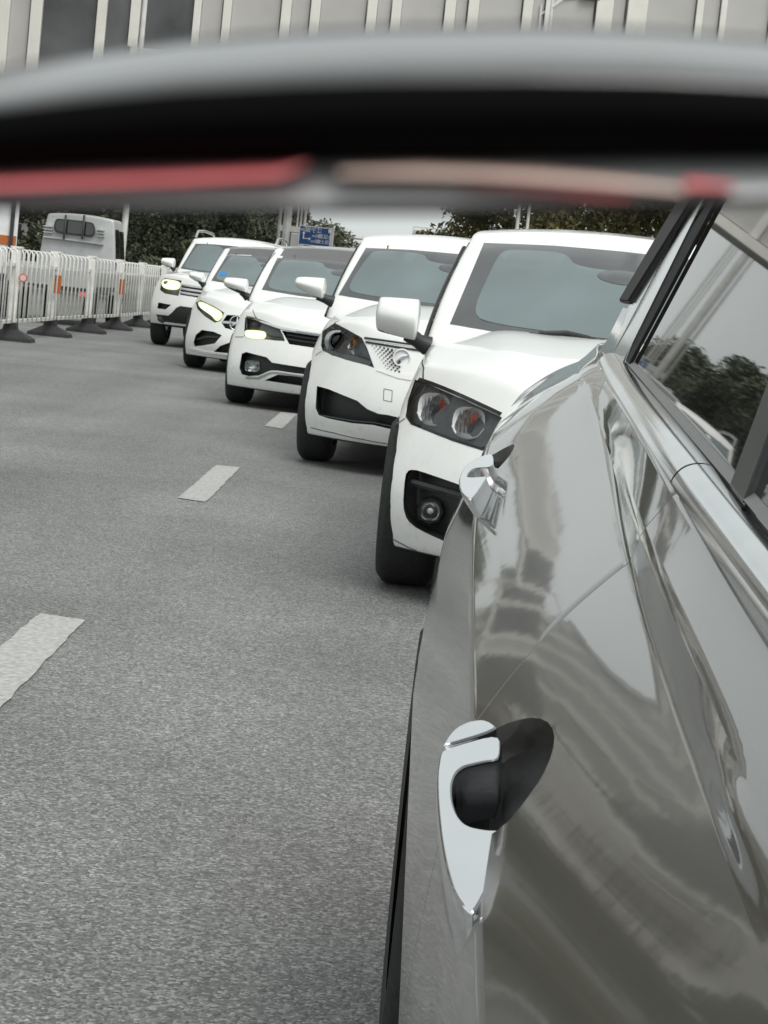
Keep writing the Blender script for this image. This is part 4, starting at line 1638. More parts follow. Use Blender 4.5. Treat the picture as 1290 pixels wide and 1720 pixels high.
ZT = 1.52
pil = [(1061, 614, 1199, 355), (1055, 608, 1181, 355), (1067, 513, 1168, 355), (1051, 511, 1145, 355)]
lines = [(on_win(a, b), extend(on_win(a, b), on_win(c, d), ZT)) for a, b, c, d in pil]
wb_line = lambda y: WA + (WB - WA) * ((y - WA.y) / (WB.y - WA.y))
top_front = lines[0][1] + V((0, -3.4, 0))
bp = [(1233, 823, 1290, 668), (1256, 853, 1300, 733)]
bl = [(on_win(a, b), extend(on_win(a, b), on_win(c, d), ZT)) for a, b, c, d in bp]
slab('side_window', [lines[0][0] - WN * 0.006, lines[0][1] - WN * 0.006, bl[0][1] - WN * 0.006, bl[0][0] - WN * 0.006], M['side_glass'], 0.005, 0)
slab('door_pillar', [bl[0][0] - WN * 0.004, bl[0][1] - WN * 0.004, bl[1][1] - WN * 0.004, bl[1][0] - WN * 0.004], M['dark_trim'], 0.008)
fr = wb_line(-0.3)
slab('side_window', [bl[1][0] - WN * 0.006, bl[1][1] - WN * 0.006, V((bl[1][1].x, 0.5, ZT)), fr - WN * 0.006], M['side_glass'], 0.005, 0)
slab('window_seal', [lines[0][0], lines[0][1], lines[1][1], lines[1][0]], M['rubber'], 0.004, 0.001)
low = on_win(1036, 597)
slab('window_frame', [lines[1][0], lines[1][1], lines[2][1], lines[2][0], low], M['satin_strip'], 0.006, 0.003)
slab('pillar_trim', [lines[2][0], lines[2][1], lines[3][1], lines[3][0]], M['black_plastic'], 0.012, 0.003)
slab('pillar', [low - WN * 0.02, lines[2][0] - WN * 0.02, lines[3][0] - WN * 0.02, on_win(1024, 566) - WN * 0.02, on_win(1000, 598) - WN * 0.02, on_win(1020, 612) - WN * 0.02], M['grey_paint'], 0.022, 0.006)
gobj('roof', bx(lines[0][1].x + 0.14, 1.4, -0.3, 2.9, ZT - 0.01, ZT + 0.06, 0.03), M['grey_paint'], sharp=40)
# the back of the car, up to its other flank
rows = []
for (z, y) in ((0.25, 3.42), (0.45, 3.47), (0.64, 3.47), (0.82, 3.46), (0.965, 3.45), (1.05, 3.42), (1.3, 3.2), (1.55, 2.9)):
    x0 = interp([(0.25, 0.17), (0.64, 0.185), (0.82, 0.235), (0.965, 0.295), (1.05, 0.37), (1.3, 0.45), (1.55, 0.53)], z)
    rows.append([V((x, y - 0.12 * abs((x - 0.93) / 0.75) ** 4, z)) for x in [x0 + (1.86 - 2 * x0) * k / 12 + 0.0 for k in range(13)]])
gobj('tailgate', grid_bm(rows), M['grey_paint'], smooth=True)
gobj('underside', bx(0.14, 1.7, -0.6, 3.4, 0.22, 0.3), M['black_plastic'])
for x0 in (0.36, 1.2):
    gobj('tail_lamp', bx(x0, x0 + 0.3, 3.40, 3.49, 0.90, 0.985, 0.01), M['brake_lamp'])
# rear wheel
wr_ = part('wheel', GREY)
xx, yy, rr = 0.052, 2.88, 0.335
prof = [(xx + 0.21, rr * 0.66), (xx + 0.21, rr * 0.9), (xx + 0.185, rr * 0.985), (xx + 0.15, rr), (xx + 0.06, rr), (xx + 0.025, rr * 0.985), (xx, rr * 0.88), (xx + 0.004, rr * 0.66)]
bm = grid_bm([[V((x, yy + q * math.cos(2 * math.pi * k / 48), rr + q * math.sin(2 * math.pi * k / 48))) for k in range(48)] for x, q in prof], closed=True)
bmesh.ops.recalc_face_normals(bm, faces=bm.faces[:])
gobj('tyre', bm, M['rubber'], wr_, sharp=50)
bm = bmesh.new()
tube(bm, [(xx + 0.19, yy, rr), (xx + 0.05, yy, rr)], rr * 0.28, 20)
for k in range(5):
    d = V((0, math.cos(2 * math.pi * k / 5), math.sin(2 * math.pi * k / 5)))
    tube(bm, [V((xx + 0.085, yy, rr)) + d * 0.05, V((xx + 0.075, yy, rr)) + d * rr * 0.68], [0.04, 0.03], 6)
gobj('rim', bm, M['rim_metal'], wr_, sharp=40)


# door handles
def handle(top_px, seam, z0, slope, drop, shift, cap_px=None, nm='door_handle'):
    n = V((0, -slope, 1)).normalized()
    p0 = V((0, 0, z0))

    def solid(name, px, par):
        pts = [on_plane(a, b, p0, n) for a, b in smooth_poly(px, 2, 0.22)]
        ex = V((1, 0, 0))
        ey = n.cross(ex).normalized()
        q = [V(((p - p0).dot(ex), (p - p0).dot(ey))) for p in pts]
        if sum(a.x * b.y - b.x * a.y for a, b in zip(q, q[1:] + q[:1])) < 0:
            q.reverse()
        # even spacing
        out = []
        for a, b in zip(q, q[1:] + q[:1]):
            m_ = max(1, int((b - a).length / 0.0025))
            out += [a.lerp(b, k / m_) for k in range(m_)]
        q = out
        N = len(q)
        nr = []
        for k in range(N):
            t = (q[(k + 1) % N] - q[k - 1]).normalized()
            nr.append(V((-t.y, t.x)))                  # inwards
        for _ in range(3):
            nr = [(nr[k - 1] + nr[k] * 2 + nr[(k + 1) % N]).normalized() for k in range(N)]

        def ring(ins, down, sh=0.0):
            return [p0 + ex * (q[k].x + nr[k].x * ins + sh) + ey * (q[k].y + nr[k].y * ins) - V((0, 0, down)) for k in range(N)]
        rings = [ring(0.0030, drop, shift), ring(0.0006, drop * 0.80, shift * 0.72), ring(0, drop * 0.35, shift * 0.22), ring(0, 0.0022), ring(0.0003, 0.0010), ring(0.0010, 0.0003), ring(0.0019, 0)]
        bm = grid_bm(rings, closed=True)
        bm.verts.ensure_lookup_table()
        last = [bm.verts[(len(rings) - 1) * N + k] for k in range(N)]
        inner = [V(((v.co - p0).dot(ex), (v.co - p0).dot(ey))) for v in last]
        vv, ee, ff, *_ = delaunay_2d_cdt(inner, [(k, (k + 1) % N) for k in range(N)], [], 1, 1e-9)
        for f in ff:
            if all(k < N for k in f):
                try:
                    w_ = bm.faces.new([last[k] for k in f])
                    w_.tag = True
                except ValueError:
                    pass
        bm.normal_update()
        flat = []
        bm.faces.index_update()
        for f in bm.faces:
            if f.tag:
                if f.normal.z < 0:
                    f.normal_flip()
                flat.append(f.index)
        side = [f for f in bm.faces if not f.tag]
        c = sum((p for p in pts), V()) / len(pts)
        if sum(f.normal.z * f.calc_area() for f in side if f.calc_center_median().z > 0 and f.normal.z > 0.3) < sum(-f.normal.z * f.calc_area() for f in side if f.normal.z < -0.3 and (f.calc_center_median() - p0).dot(n) > -0.0021):
            bmesh.ops.reverse_faces(bm, faces=side)
        o = gobj(name, bm, M['chrome'], par, sharp=60)
        for k in flat:
            o.data.polygons[k].use_smooth = False
        return o
    root = solid(nm, top_px, None)
    if cap_px:
        o = solid('handle_cap', cap_px, None)
        o.parent = root
    return root


h1_bar = [(742, 1257), (843, 1229), (844, 1275), (823, 1277), (800, 1282), (782, 1287), (768, 1298), (761, 1318), (762, 1346), (771, 1371), (787, 1387), (817, 1393), (850, 1393),
          (847, 1421), (837, 1453), (821, 1492), (800, 1532), (784, 1527), (762, 1497), (749, 1453), (740, 1404), (734, 1342), (734, 1300), (738, 1270)]
h1_cap = [(743, 1253), (750, 1237), (765, 1220), (787, 1210), (810, 1207), (827, 1213), (839, 1225)]
handle(h1_bar, None, 0.638, 0.17, 0.036, 0.004, h1_cap)
h2_bar = [(812, 764), (826, 761), (830, 768), (830, 784), (800, 785), (790, 791), (785, 799), (788, 802), (821, 799), (814, 810), (803, 827), (793, 839), (783, 834), (775, 826), (772, 817), (771, 804), (774, 794), (782, 781), (796, 771)]
handle(h2_bar, None, 0.602, 0.14, 0.027, 0.018)
# thin pressed lines low on the doors
for pts in ([(748, 1552), (722, 1630), (693, 1720)], [(789, 898), (762, 970), (727, 1054)]):
    pass

# ------------------------------------------------------------------ the wing mirror housing close to the lens
HD = 0.09
TOP = [(-500, 262), (-250, 176), (0, 113), (150, 87), (300, 66), (500, 50), (650, 43), (900, 40), (1100, 47), (1290, 64), (1550, 108), (1800, 180)]
BOT = [(-500, 350), (0, 352), (400, 357), (800, 358), (1000, 354), (1290, 341), (1550, 322), (1800, 300)]
MIR = thing('wing_mirror_housing', 'blurred black and grey mirror housing with painted red reflections across the top of the view', 'car mirror', tuple(at(645, 300, HD)))
MI = Matrix.Translation(-at(645, 300, HD))


def mobj(name, bm, m, **k):
    o = obj(name, bm, m, MIR, **k)
    o.data.transform(MI)
    return o


def band(name, prof, m, x0=-500, x1=1800, n=60):
    """prof: (fraction from the top edge to the bottom edge, distance) pairs round the section"""
    rows = []
    for i in range(n + 1):
        x = x0 + (x1 - x0) * i / n
        a, b = interp(TOP, x), interp(BOT, x)
        rows.append([at(x, a + (b - a) * t, HD + d) for t, d in prof])
    bm = grid_bm(rows, closed=True)
    bm.faces.new([bm.verts[i] for i in range(len(prof))]) if False else None
    bmesh.ops.recalc_face_normals(bm, faces=bm.faces[:])
    return mobj(name, bm, m, sharp=70)


def band_s(name, pr, m):
    k = HD / 0.16
    return band(name, [(t, d * k) for t, d in pr], m)


band_s('seal', [(0.0, 0.0225), (0.02, 0.0205), (0.04, 0.0200), (0.04, 0.026), (0.0, 0.026)], M['black_plastic'])
band_s('cover', [(0.03 + 0.27 * k / 12, 0.019 * (1 - k / 12) ** 2) for k in range(13)] + [(0.31, 0.004), (0.31, 0.022), (0.06, 0.024)], M['cover_gloss'])
band_s('rim', [(0.27, 0.003), (0.285, 0.0006), (0.32, -0.0004), (0.45, -0.0010), (0.56, -0.0008), (0.66, 0.0008), (0.715, 0.003), (0.73, 0.012), (0.27, 0.012)], M['black_matt'])
band_s('lip', [(0.69, 0.006), (0.74, 0.0040), (0.82, 0.0020), (0.90, 0.0004), (0.955, 0.0001), (0.972, 0.001), (0.985, 0.003), (0.985, 0.012), (0.69, 0.012)], M['lip_grey'])
band_s('lower_seal', [(0.962, 0.0002), (0.99, 0.0004), (1.012, 0.004), (1.012, 0.012), (0.962, 0.012)], M['black_plastic'])


def strip(name, pts_top, pts_bot, m):  # a reflection in the housing's lip, painted as a coloured strip
    rows = []
    n = 30
    x0, x1 = pts_top[0][0], pts_top[-1][0]
    for i in range(n + 1):
        x = x0 + (x1 - x0) * i / n
        a, b = interp(pts_top, x), interp(pts_bot, x)
        rows.append([at(x, a, HD + 0.0032), at(x, a + (b - a) * 0.08, HD + 0.0016), at(x, (a + b) / 2, HD + 0.0002), at(x, a + (b - a) * 0.92, HD - 0.0006), at(x, b, HD + 0.0015)])
    bm = grid_bm(rows)
    bmesh.ops.recalc_face_normals(bm, faces=bm.faces[:])
    return mobj(name, bm, m, smooth=True)


strip('red_glint_and_lamp', [(-300, 296), (0, 294), (300, 283), (520, 272)], [(-300, 318), (0, 318), (300, 308), (470, 300), (520, 274)], M['red_glint_and_lamp'])
strip('pale_glint_and_disc', [(570, 280), (700, 272), (900, 278), (1060, 292), (1155, 308)], [(570, 294), (800, 300), (1000, 313), (1155, 326)], M['pale_glint_and_disc'])
strip('red_glint_and_lamp', [(780, 303), (1000, 316), (1060, 318)], [(780, 306), (1000, 332), (1060, 334)], M['red_glint_and_lamp'])
strip('red_glint_and_lamp', [(1150, 290), (1230, 302)], [(1150, 318), (1230, 318)], M['red_glint_and_lamp'])

# ------------------------------------------------------------------ the white barrier in the middle of the road
feet = [ground(*p) for p in ((15, 572), (80, 567), (135, 559), (187, 553), (230, 549))]
FX = sum(p.x for p in feet) / 5
PY = [feet[0].y + (feet[4].y - feet[0].y) / 4 * k for k in range(-1, 9)]
STEP = PY[1] - PY[0]


def hoop_mesh():
    bm = bmesh.new()
    pts = [(0.06, -0.03, 0.235), (0.06, -0.03, 1.12)] + [(0.06 * math.cos(R(a)), -0.03 * math.cos(R(a)), 1.12 + 0.06 * math.sin(R(a))) for a in (30, 60, 90, 120, 150)] + [(-0.06, 0.03, 1.12), (-0.06, 0.03, 0.235)]
    tube(bm, pts, 0.0115, 6)
    return to_mesh(bm, 'picket')


hoop = hoop_mesh()
hoop.materials.append(M['fence_white'])
for p in hoop.polygons:
    p.use_smooth = True
bm = bx(-0.055, 0.055, -0.05, 0.05, 0.12, 1.19, 0.012)
box(bm, -0.075, 0.075, -0.06, 0.06, 1.19, 1.215)
post_me = to_mesh(bm, 'post')
bm = bmesh.new()
grid_bm([[(-0.30, -0.2, 0), (0.30, -0.2, 0), (0.30, 0.2, 0), (-0.30, 0.2, 0)], [(-0.29, -0.19, 0.045), (0.29, -0.19, 0.045), (0.29, 0.19, 0.045), (-0.29, 0.19, 0.045)],
         [(-0.09, -0.08, 0.15), (0.09, -0.08, 0.15), (0.09, 0.08, 0.15), (-0.09, 0.08, 0.15)], [(-0.075, -0.07, 0.24), (0.075, -0.07, 0.24), (0.075, 0.07, 0.24), (-0.075, 0.07, 0.24)]], closed=True, bm=bm)
foot_me = to_mesh(bm, 'foot')
fl = ['barrier section at the left edge of the view, beside the red and white disc', 'barrier section behind the red and white round disc on its post',
      'barrier section between the orange plate and the plain post in front of the silver truck', 'barrier section ending at the second orange plate, under the truck cab',
      'barrier section just past the second orange plate, below the pale pole', 'barrier section by the headlight of the tall white car']
for k in range(9):
    y = PY[k]
    if k < 6:
        lab = fl[k]
    else:
        lab = ['barrier section half hidden behind the mirror of the tall white car', 'barrier section mostly hidden behind the tall white car', 'last barrier section hidden past the tall white car'][k - 6]
    t = thing('road_barrier', lab, 'barrier', (FX + 0.02 * math.sin(k * 2.3), y, 0), R(0.45) * math.sin(k * 1.7), 'white barrier sections along the middle of the road')
    o = obj('post', post_me.copy(), M['fence_white'], t)
    o = obj('foot', foot_me.copy(), M['rubber'], t)
    n = 9
    for j in range(n):
        q = bpy.data.objects.new('picket', hoop)
        COL.objects.link(q)
        q.parent = t
        q.location = (0, 0.16 + (STEP - 0.32) * j / (n - 1), 0)
    for z in (0.25, 0.98):
        obj('rail', bx(-0.028, 0.028, 0.05, STEP - 0.05, z - 0.022, z + 0.022), M['fence_white'], t)
    if k in (2, 4, 6):
        obj('orange_plate', bx(0.03, 0.125, -0.15, -0.135, 0.62, 0.88), M['reflector_orange'], t)
    if k == 1:
        bm = bmesh.new()
        tube(bm, [(0.12, -0.08, 0.82), (0.12, -0.062, 0.82)], 0.055, 20)
        d = obj('round_disc', bm, M['disc_red'], t, sharp=40)
        bm = bmesh.new()
        tube(bm, [(0.12, -0.088, 0.82), (0.12, -0.081, 0.82)], 0.04, 16)
        obj('disc_centre', bm, M['pale_glint_and_disc'], d, sharp=40)

# ------------------------------------------------------------------ silver mini truck beyond the barrier
TD = 37.5
TT = thing('mini_truck', 'silver mini truck seen from behind beyond the white barrier, rounded cab rear window', 'truck', (at(131, 430, TD).x, TD, 0))
tl, tr = at(62, 425, TD).x - TT.location.x, at(197, 430, TD).x - TT.location.x
tz = at(131, 358, TD).z
TW = (tr - tl) / 2
TC = (tr + tl) / 2


def cabfn(a, b, c):
    wid = TW * (1.0 - 0.17 * c ** 1.6)
    y = -0.02 + 1.5 * b + 0.08 * c * (1 - b) - 0.45 * c * b * b
    z = 0.55 + (tz - 0.55) * c - 0.05 * a * a * c
    return V((TC + a * wid, y, z))


obj('cab', subdiv(lattice([-1, -0.92, -0.5, 0, 0.5, 0.92, 1], [0, 0.06, 0.5, 0.94, 1], [0, 0.08, 0.35, 0.7, 0.93, 1], cabfn), 2), M['truck_silver'], TT, smooth=True)


def tpt(px, py, d):
    return at(px, py, TD + d) - TT.location


def tplate(name, pxs, d, m, th=0.02, parent=None, round_=0):
    bm = bmesh.new()
    if round_:
        pxs = smooth_poly(pxs, round_)
    f = bm.faces.new([bm.verts.new(tpt(p[0], p[1], d)) for p in pxs])
    r = bmesh.ops.extrude_face_region(bm, geom=[f])
    for v in r['geom']:
        if isinstance(v, bmesh.types.BMVert):
            v.co.y += th
    bmesh.ops.recalc_face_normals(bm, faces=bm.faces[:])
    return obj(name, bm, m, parent or TT, sharp=40)


wf = tplate('rear_window', [(90, 381), (93, 369), (98, 366.5), (152, 372.5), (158, 377), (159.5, 390), (156, 397), (150, 397.5), (97, 391.5), (92, 388)], -0.045, M['dark_trim'], 0.11, None, 1)
tplate('pane', [(93, 380), (95.5, 371), (99, 369), (151, 374.5), (155.5, 379), (157, 390), (154, 394.5), (149, 395), (98, 389), (94.5, 386)], -0.055, M['side_glass'], 0.03, wf, 1)
for y0 in (380, 385, 390):
    tplate('cab_rib', [(72, y0 - 2), (87, y0), (87, y0 + 1.6), (72, y0 - 0.4)], -0.06, M['truck_silver'], 0.1)
    tplate('cab_rib', [(162, y0 + 5), (174, y0 + 6.5), (174, y0 + 8), (162, y0 + 6.5)], -0.06, M['truck_silver'], 0.1)
for y0 in (397,):
    tplate('cab_rib', [(72, y0 - 1), (100, y0 + 2), (130, y0 + 6), (173, y0 + 12), (173, y0 + 14.5), (130, y0 + 8.5), (100, y0 + 4.5), (72, y0 + 1.5)], -0.05, M['truck_silver'], 0.1)
for x0 in (107, 138):
    bm = bmesh.new()
    tube(bm, [tpt(x0, 402, -0.14), tpt(x0 + 3, 372, -0.14), tpt(x0 + 3.6, 362, -0.02)], 0.022, 6)
    obj('rack_bar', bm, M['black_plastic'], TT, sharp=60)
for (za, zb, ya, yb) in ((0.95, tz - 0.22, 0.12, 0.55), (0.95, tz - 0.24, 0.62, 1.25)):
    q = bmesh.new()
    rows = []
    for kk in range(6):
        z = za + (zb - za) * kk / 5
        c = (z - 0.55) / (tz - 0.55)
        wid = TW * (1.0 - 0.17 * c ** 1.6)
        rows.append([V((TC + wid + 0.004, ya + (yb - ya) * jj / 4 + (0.0 if ya < 0.5 else -0.14 * c * jj / 4), z)) for jj in range(5)])
    obj('side_window', grid_bm(rows, bm=q), M['side_glass'], TT, smooth=True)
obj('bed_floor', bx(TC - TW - 0.02, TC + TW + 0.02, -2.4, -0.1, 0.62, 0.70), M['dark_trim'], TT)
for x0 in (TC - TW - 0.03, TC + TW - 0.01):
    obj('bed_side', bx(x0, x0 + 0.04, -2.4, -0.1, 0.70, 1.02, 0.006), M['truck_silver'], TT)
obj('tail_board', bx(TC - TW - 0.03, TC + TW + 0.03, -2.45, -2.405, 0.66, 1.02, 0.006), M['truck_silver'], TT)
for x0 in (TC - TW + 0.06, TC + TW - 0.24):
    obj('tail_lamp', bx(x0, x0 + 0.18, -2.48, -2.45, 0.52, 0.60), M['red_glint_and_lamp'], TT)
for x0 in (TC - TW + 0.05, TC + TW - 0.22):
    for y0 in (-1.7, 0.9):
        bm = bmesh.new()
        tube(bm, [(x0, y0, 0.29), (x0 + 0.17, y0, 0.29)], 0.29, 24)
        obj('wheel', bm, M['rubber'], TT, sharp=40)

# box van cut by the left edge of the view
VD = 36.0
vr = at(27, 400, VD)
VT = thing('box_van', 'white box van with an orange stripe at the left edge beyond the barrier', 'van', (vr.x - 1.0, VD, 0), R(13))
obj('cargo_box', bx(-1.0, 1.0, 0, 3.4, 0.75, 2.7, 0.03), M['sign_white'], VT)
z0, z1 = at(10, 411, VD).z, at(10, 395, VD).z
obj('orange_stripe', bx(-0.98, 0.985, -0.012, 0.0, z0, z1), M['reflector_orange'], VT)
obj('door_bar', bx(0.86, 0.93, -0.05, -0.012, 0.9, 2.6), M['dark_trim'], VT)
obj('bumper', bx(-1.0, 1.0, -0.12, 0.2, 0.45, 0.62), M['dark_trim'], VT)
for x0 in (-0.95, 0.7):
    for y0 in (0.7, 3.9):
        bm = bmesh.new()
        tube(bm, [(x0, y0, 0.4), (x0 + 0.25, y0, 0.4)], 0.4, 24)
        obj('wheel', bm, M['rubber'], VT, sharp=40)
obj('cab', bx(-0.95, 0.95, 3.5, 5.0, 0.5, 2.2, 0.15), M['sign_white'], VT)


# ------------------------------------------------------------------ posts, masts, sign, gantry
def post(name, label, cat, p0, p1, y, w, m, group=None, arm=None):
    a, b = at(*p0, y), at(*p1, y)
    r = w / 2
    t = thing(name, label, cat, (a.x, y, 0), 0, group)
    bm = bmesh.new()
    h = b.z + arm[0] if arm else b.z
    tube(bm, [(0, 0, 0), (0, 0, 0.25), (0, 0, 0.26), (0, 0, h)], [r * 1.6, r * 1.6, r, r * 0.7], 12)
    obj('shaft', bm, m, t, sharp=40)
    if arm:
        bm = bmesh.new()
        tube(bm, [(0, 0, h - 0.3), (arm[1] * 0.5, 0, h + 0.25), (arm[1], 0, h + 0.35)], [r * 0.6, r * 0.5, r * 0.4], 8)
        obj('arm', bm, m, t, sharp=40)
        obj('lamp_head', bx(arm[1] - 0.1, arm[1] + 0.5, -0.14, 0.14, h + 0.28, h + 0.40, 0.03), M['belt_grey'], t)
    return t


post('street_lamp', 'pale lamp post standing just behind the silver mini truck', 'street lamp', (204, 440), (204, 358), 46, 0.15, M['galv'], arm=(6, -1.2))
post('street_lamp', 'thin pale lamp post in front of the left dark trees', 'street lamp', (463, 440), (465, 355), 70, 0.13, M['galv'], arm=(6, -1.2))
post('street_lamp', 'left one of the two pale poles above the nearest white car', 'street lamp', (862, 440), (866, 350), 62, 0.12, M['galv'], 'pair of pale poles before the olive trees', arm=(6, 1.2))
post('street_lamp', 'right one of the two pale poles above the nearest white car', 'street lamp', (879, 440), (883, 350), 60, 0.10, M['galv'], 'pair of pale poles before the olive trees', arm=(6, 1.2))
# white lattice mast left of the blue sign
MD = 73
mp = at(493, 400, MD)
MT = thing('mast', 'white mast of several thin tubes just left of the blue road sign', 'mast', (mp.x, MD, 0))
for dx, w in ((-0.28, 0.30), (0.08, 0.07), (0.20, 0.07), (0.34, 0.10)):
    bm = bmesh.new()
    tube(bm, [(dx, 0, 0), (dx, 0, 9)], w / 2, 8)
    obj('mast_tube', bm, M['galv'], MT, sharp=40)
zz = at(493, 384, MD).z
obj('mast_arm', bx(-0.5, 0.75, -0.06, 0.06, zz - 0.12, zz + 0.08), M['galv'], MT)
obj('mast_box', bx(-0.1, 0.35, -0.12, 0.12, zz - 0.75, zz - 0.15, 0.03), M['galv'], MT)

SD = 72
s0 = at(529, 397, SD)
ST_ = thing('road_sign', 'blue direction sign with white characters and arrows beyond the black roofs', 'road sign', (s0.x, SD, 0))
sw_, sh_ = 54 * SD / F, 32 * SD / F
sz = s0.z
board = obj('board', bx(-sw_ / 2, sw_ / 2, 0, 0.05, sz - sh_ / 2, sz + sh_ / 2), M['sign_blue'], ST_)
for a in ((-sw_ / 2, sw_ / 2, sz - sh_ / 2, sz - sh_ / 2 + 0.025), (-sw_ / 2, sw_ / 2, sz + sh_ / 2 - 0.025, sz + sh_ / 2), (-sw_ / 2, -sw_ / 2 + 0.025, sz - sh_ / 2 + 0.03, sz + sh_ / 2 - 0.03), (sw_ / 2 - 0.04, sw_ / 2, sz - sh_ / 2 + 0.03, sz + sh_ / 2 - 0.03)):
    obj('border', bx(a[0], a[1], -0.01, -0.002, a[2], a[3]), M['sign_white'], board)


def words(body, x, z, size, parent, m, mirror=True):
    cu = bpy.data.curves.new('words', 'FONT')
    cu.body = body
    cu.size = size
    cu.align_x = 'CENTER'
    cu.align_y = 'CENTER'
    o = bpy.data.objects.new('passing', cu)
    COL.objects.link(o)
    dg = bpy.context.evaluated_depsgraph_get()
    dg.update()
    me = bpy.data.meshes.new_from_object(o.evaluated_get(dg))
    bpy.data.objects.remove(o)
    me.transform(Matrix.Translation((x, -0.014, z)) @ Matrix.Rotation(R(90), 4, 'X') @ Matrix.Diagonal((-1 if mirror else 1, 1, 1, 1)))
    return obj('lettering', me, m, parent)


u = sw_ / 54
words('900m', -0.335 * sw_, sz + 9.5 * u, 7.5 * u, board, M['sign_white'])
words('江宁国', -0.06 * sw_, sz + 9.5 * u, 9.5 * u, board, M['sign_white'])
words('900m', 0.06 * sw_, sz + 0.5 * u, 7.5 * u, board, M['sign_white'])
words('会议国', 0.33 * sw_, sz + 0.5 * u, 8.5 * u, board, M['sign_white'])
words('950m', 0.04 * sw_, sz - 8.5 * u, 7.5 * u, board, M['sign_white'])
words('湖国土国', 0.32 * sw_, sz - 8.5 * u, 7.2 * u, board, M['sign_white'])
obj('number_box', bx(sw_ * 0.40, sw_ * 0.47, -0.012, -0.003, sz + 8 * u, sz + 14 * u), M['sign_white'], board)
bm = bmesh.new()
box(bm, -20 * u, -18 * u, -0.012, -0.003, sz - 6 * u, sz + 3 * u)
box(bm, -18 * u, -9 * u, -0.012, -0.003, sz - 5.6 * u, sz - 4.4 * u)
for tri in ([(-22, 3), (-16, 3), (-19, 7)], [(-10, -8), (-10, -2), (-6, -5)]):
    bm.faces.new([bm.verts.new((x * u, -0.012, sz + z * u)) for x, z in tri])
obj('arrow', bm, M['sign_white'], board)
obj('lower_plate', bx(-15 * u, 12 * u, 0, 0.04, sz - sh_ / 2 - 9 * u, sz - sh_ / 2 - 1.2 * u), M['panel_grey'], ST_)
words('江宁方向', -1 * u, sz - sh_ / 2 - 5 * u, 5 * u, ST_, M['sign_white'])
for dx in (-3 * u, 28.5 * u):
    bm = bmesh.new()
    tube(bm, [(dx, 0.12, 0), (dx, 0.12, sz + (sh_ / 2 if dx > 0 else -5 * u))], 0.055, 10)
    obj('sign_post', bm, M['galv'], ST_, sharp=40)

# white pipe railing past the sign
GD = 118
g0, g1 = at(541, 412, GD), at(640, 424, GD)
GT = thing('pipe_railing', 'white pipe railing with many posts low behind the black roofed car', 'railing', (g0.x, GD, 0))
gl = g1.x - g0.x
obj('top_pipe', bx(0, gl, -0.05, 0.05, g0.z - 0.08, g0.z + 0.06), M['galv'], GT)
for k in range(13):
    x = gl * (k + 0.4) / 13
    obj('rail_post', bx(x - 0.05, x + 0.05, -0.045, 0.045, 0, g0.z - 0.08), M['galv'], GT)
for k, lab in ((2, 'upper'),):
    obj('mid_pipe', bx(0.02, gl - 0.02, -0.03, 0.03, g0.z - 0.75, g0.z - 0.68), M['galv'], GT)

# power poles far off
pl = ['leftmost wooden power pole beyond the blue sign', 'power pole with a short crossarm second from the blue sign', 'left pole of the far twin power poles', 'right pole of the far twin power poles']
for k, (px, py, w) in enumerate(((569, 389, 1.7), (577, 393, 1.2), (585, 400, 2.2), (592, 400, 2.2))):
    D = 165 + 6 * k
    a = at(px, py, D)
    t = thing('power_pole', pl[k], 'power pole', (a.x, D, 0), 0, 'power poles far down the road')
    bm = bmesh.new()
    tube(bm, [(0, 0, 0), (0, 0, a.z + 0.3)], [0.17, 0.11], 8)
    obj('shaft', bm, M['pole_dark'], t, sharp=40)
    for dz in (0, -0.9):
        obj('crossarm', bx(-w / 2, w / 2, -0.05, 0.05, a.z + dz - 0.06, a.z + dz + 0.05), M['pole_dark'], t)
    for dx in (-0.4, 0.4):
        bm = bmesh.new()
        tube(bm, [(dx * w, 0, a.z + 0.05), (dx * w, 0, a.z + 0.3)], 0.06, 6)
        obj('insulator', bm, M['galv'], t, sharp=40)

# grey footbridge railing beyond the second white car
BD = 150
b0, b1 = at(693, 392, BD), at(800, 400, BD)
BT = thing('footbridge', 'grey footbridge with a railing far off above the second white car', 'footbridge', ((b0.x + b1.x) / 2 + 2, BD, 0))
bw = (b1.x - b0.x) / 2 + 2
zt, zb2 = at(735, 384, BD).z, at(735, 399, BD).z
obj('deck', bx(-bw, bw, 0, 2.4, zb2 - 0.35, zb2 + 0.12), M['concrete'], BT)
obj('railing_panel', bx(-bw, bw, -0.02, 0.02, zb2 + 0.14, zt - 0.25), M['panel_grey'], BT)
obj('handrail', bx(-bw, bw, -0.06, 0.06, zt - 0.1, zt), M['galv'], BT)
for k in range(15):
    x = -bw + 2 * bw * k / 14
    obj('rail_post', bx(x - 0.04, x + 0.04, -0.05, -0.02, zb2 + 0.12, zt - 0.1), M['galv'], BT)
for x in (-bw + 0.5, bw - 0.8):
    obj('pier', bx(x - 0.4, x + 0.4, 0.7, 1.7, 0, zb2 - 0.35), M['concrete'], BT)


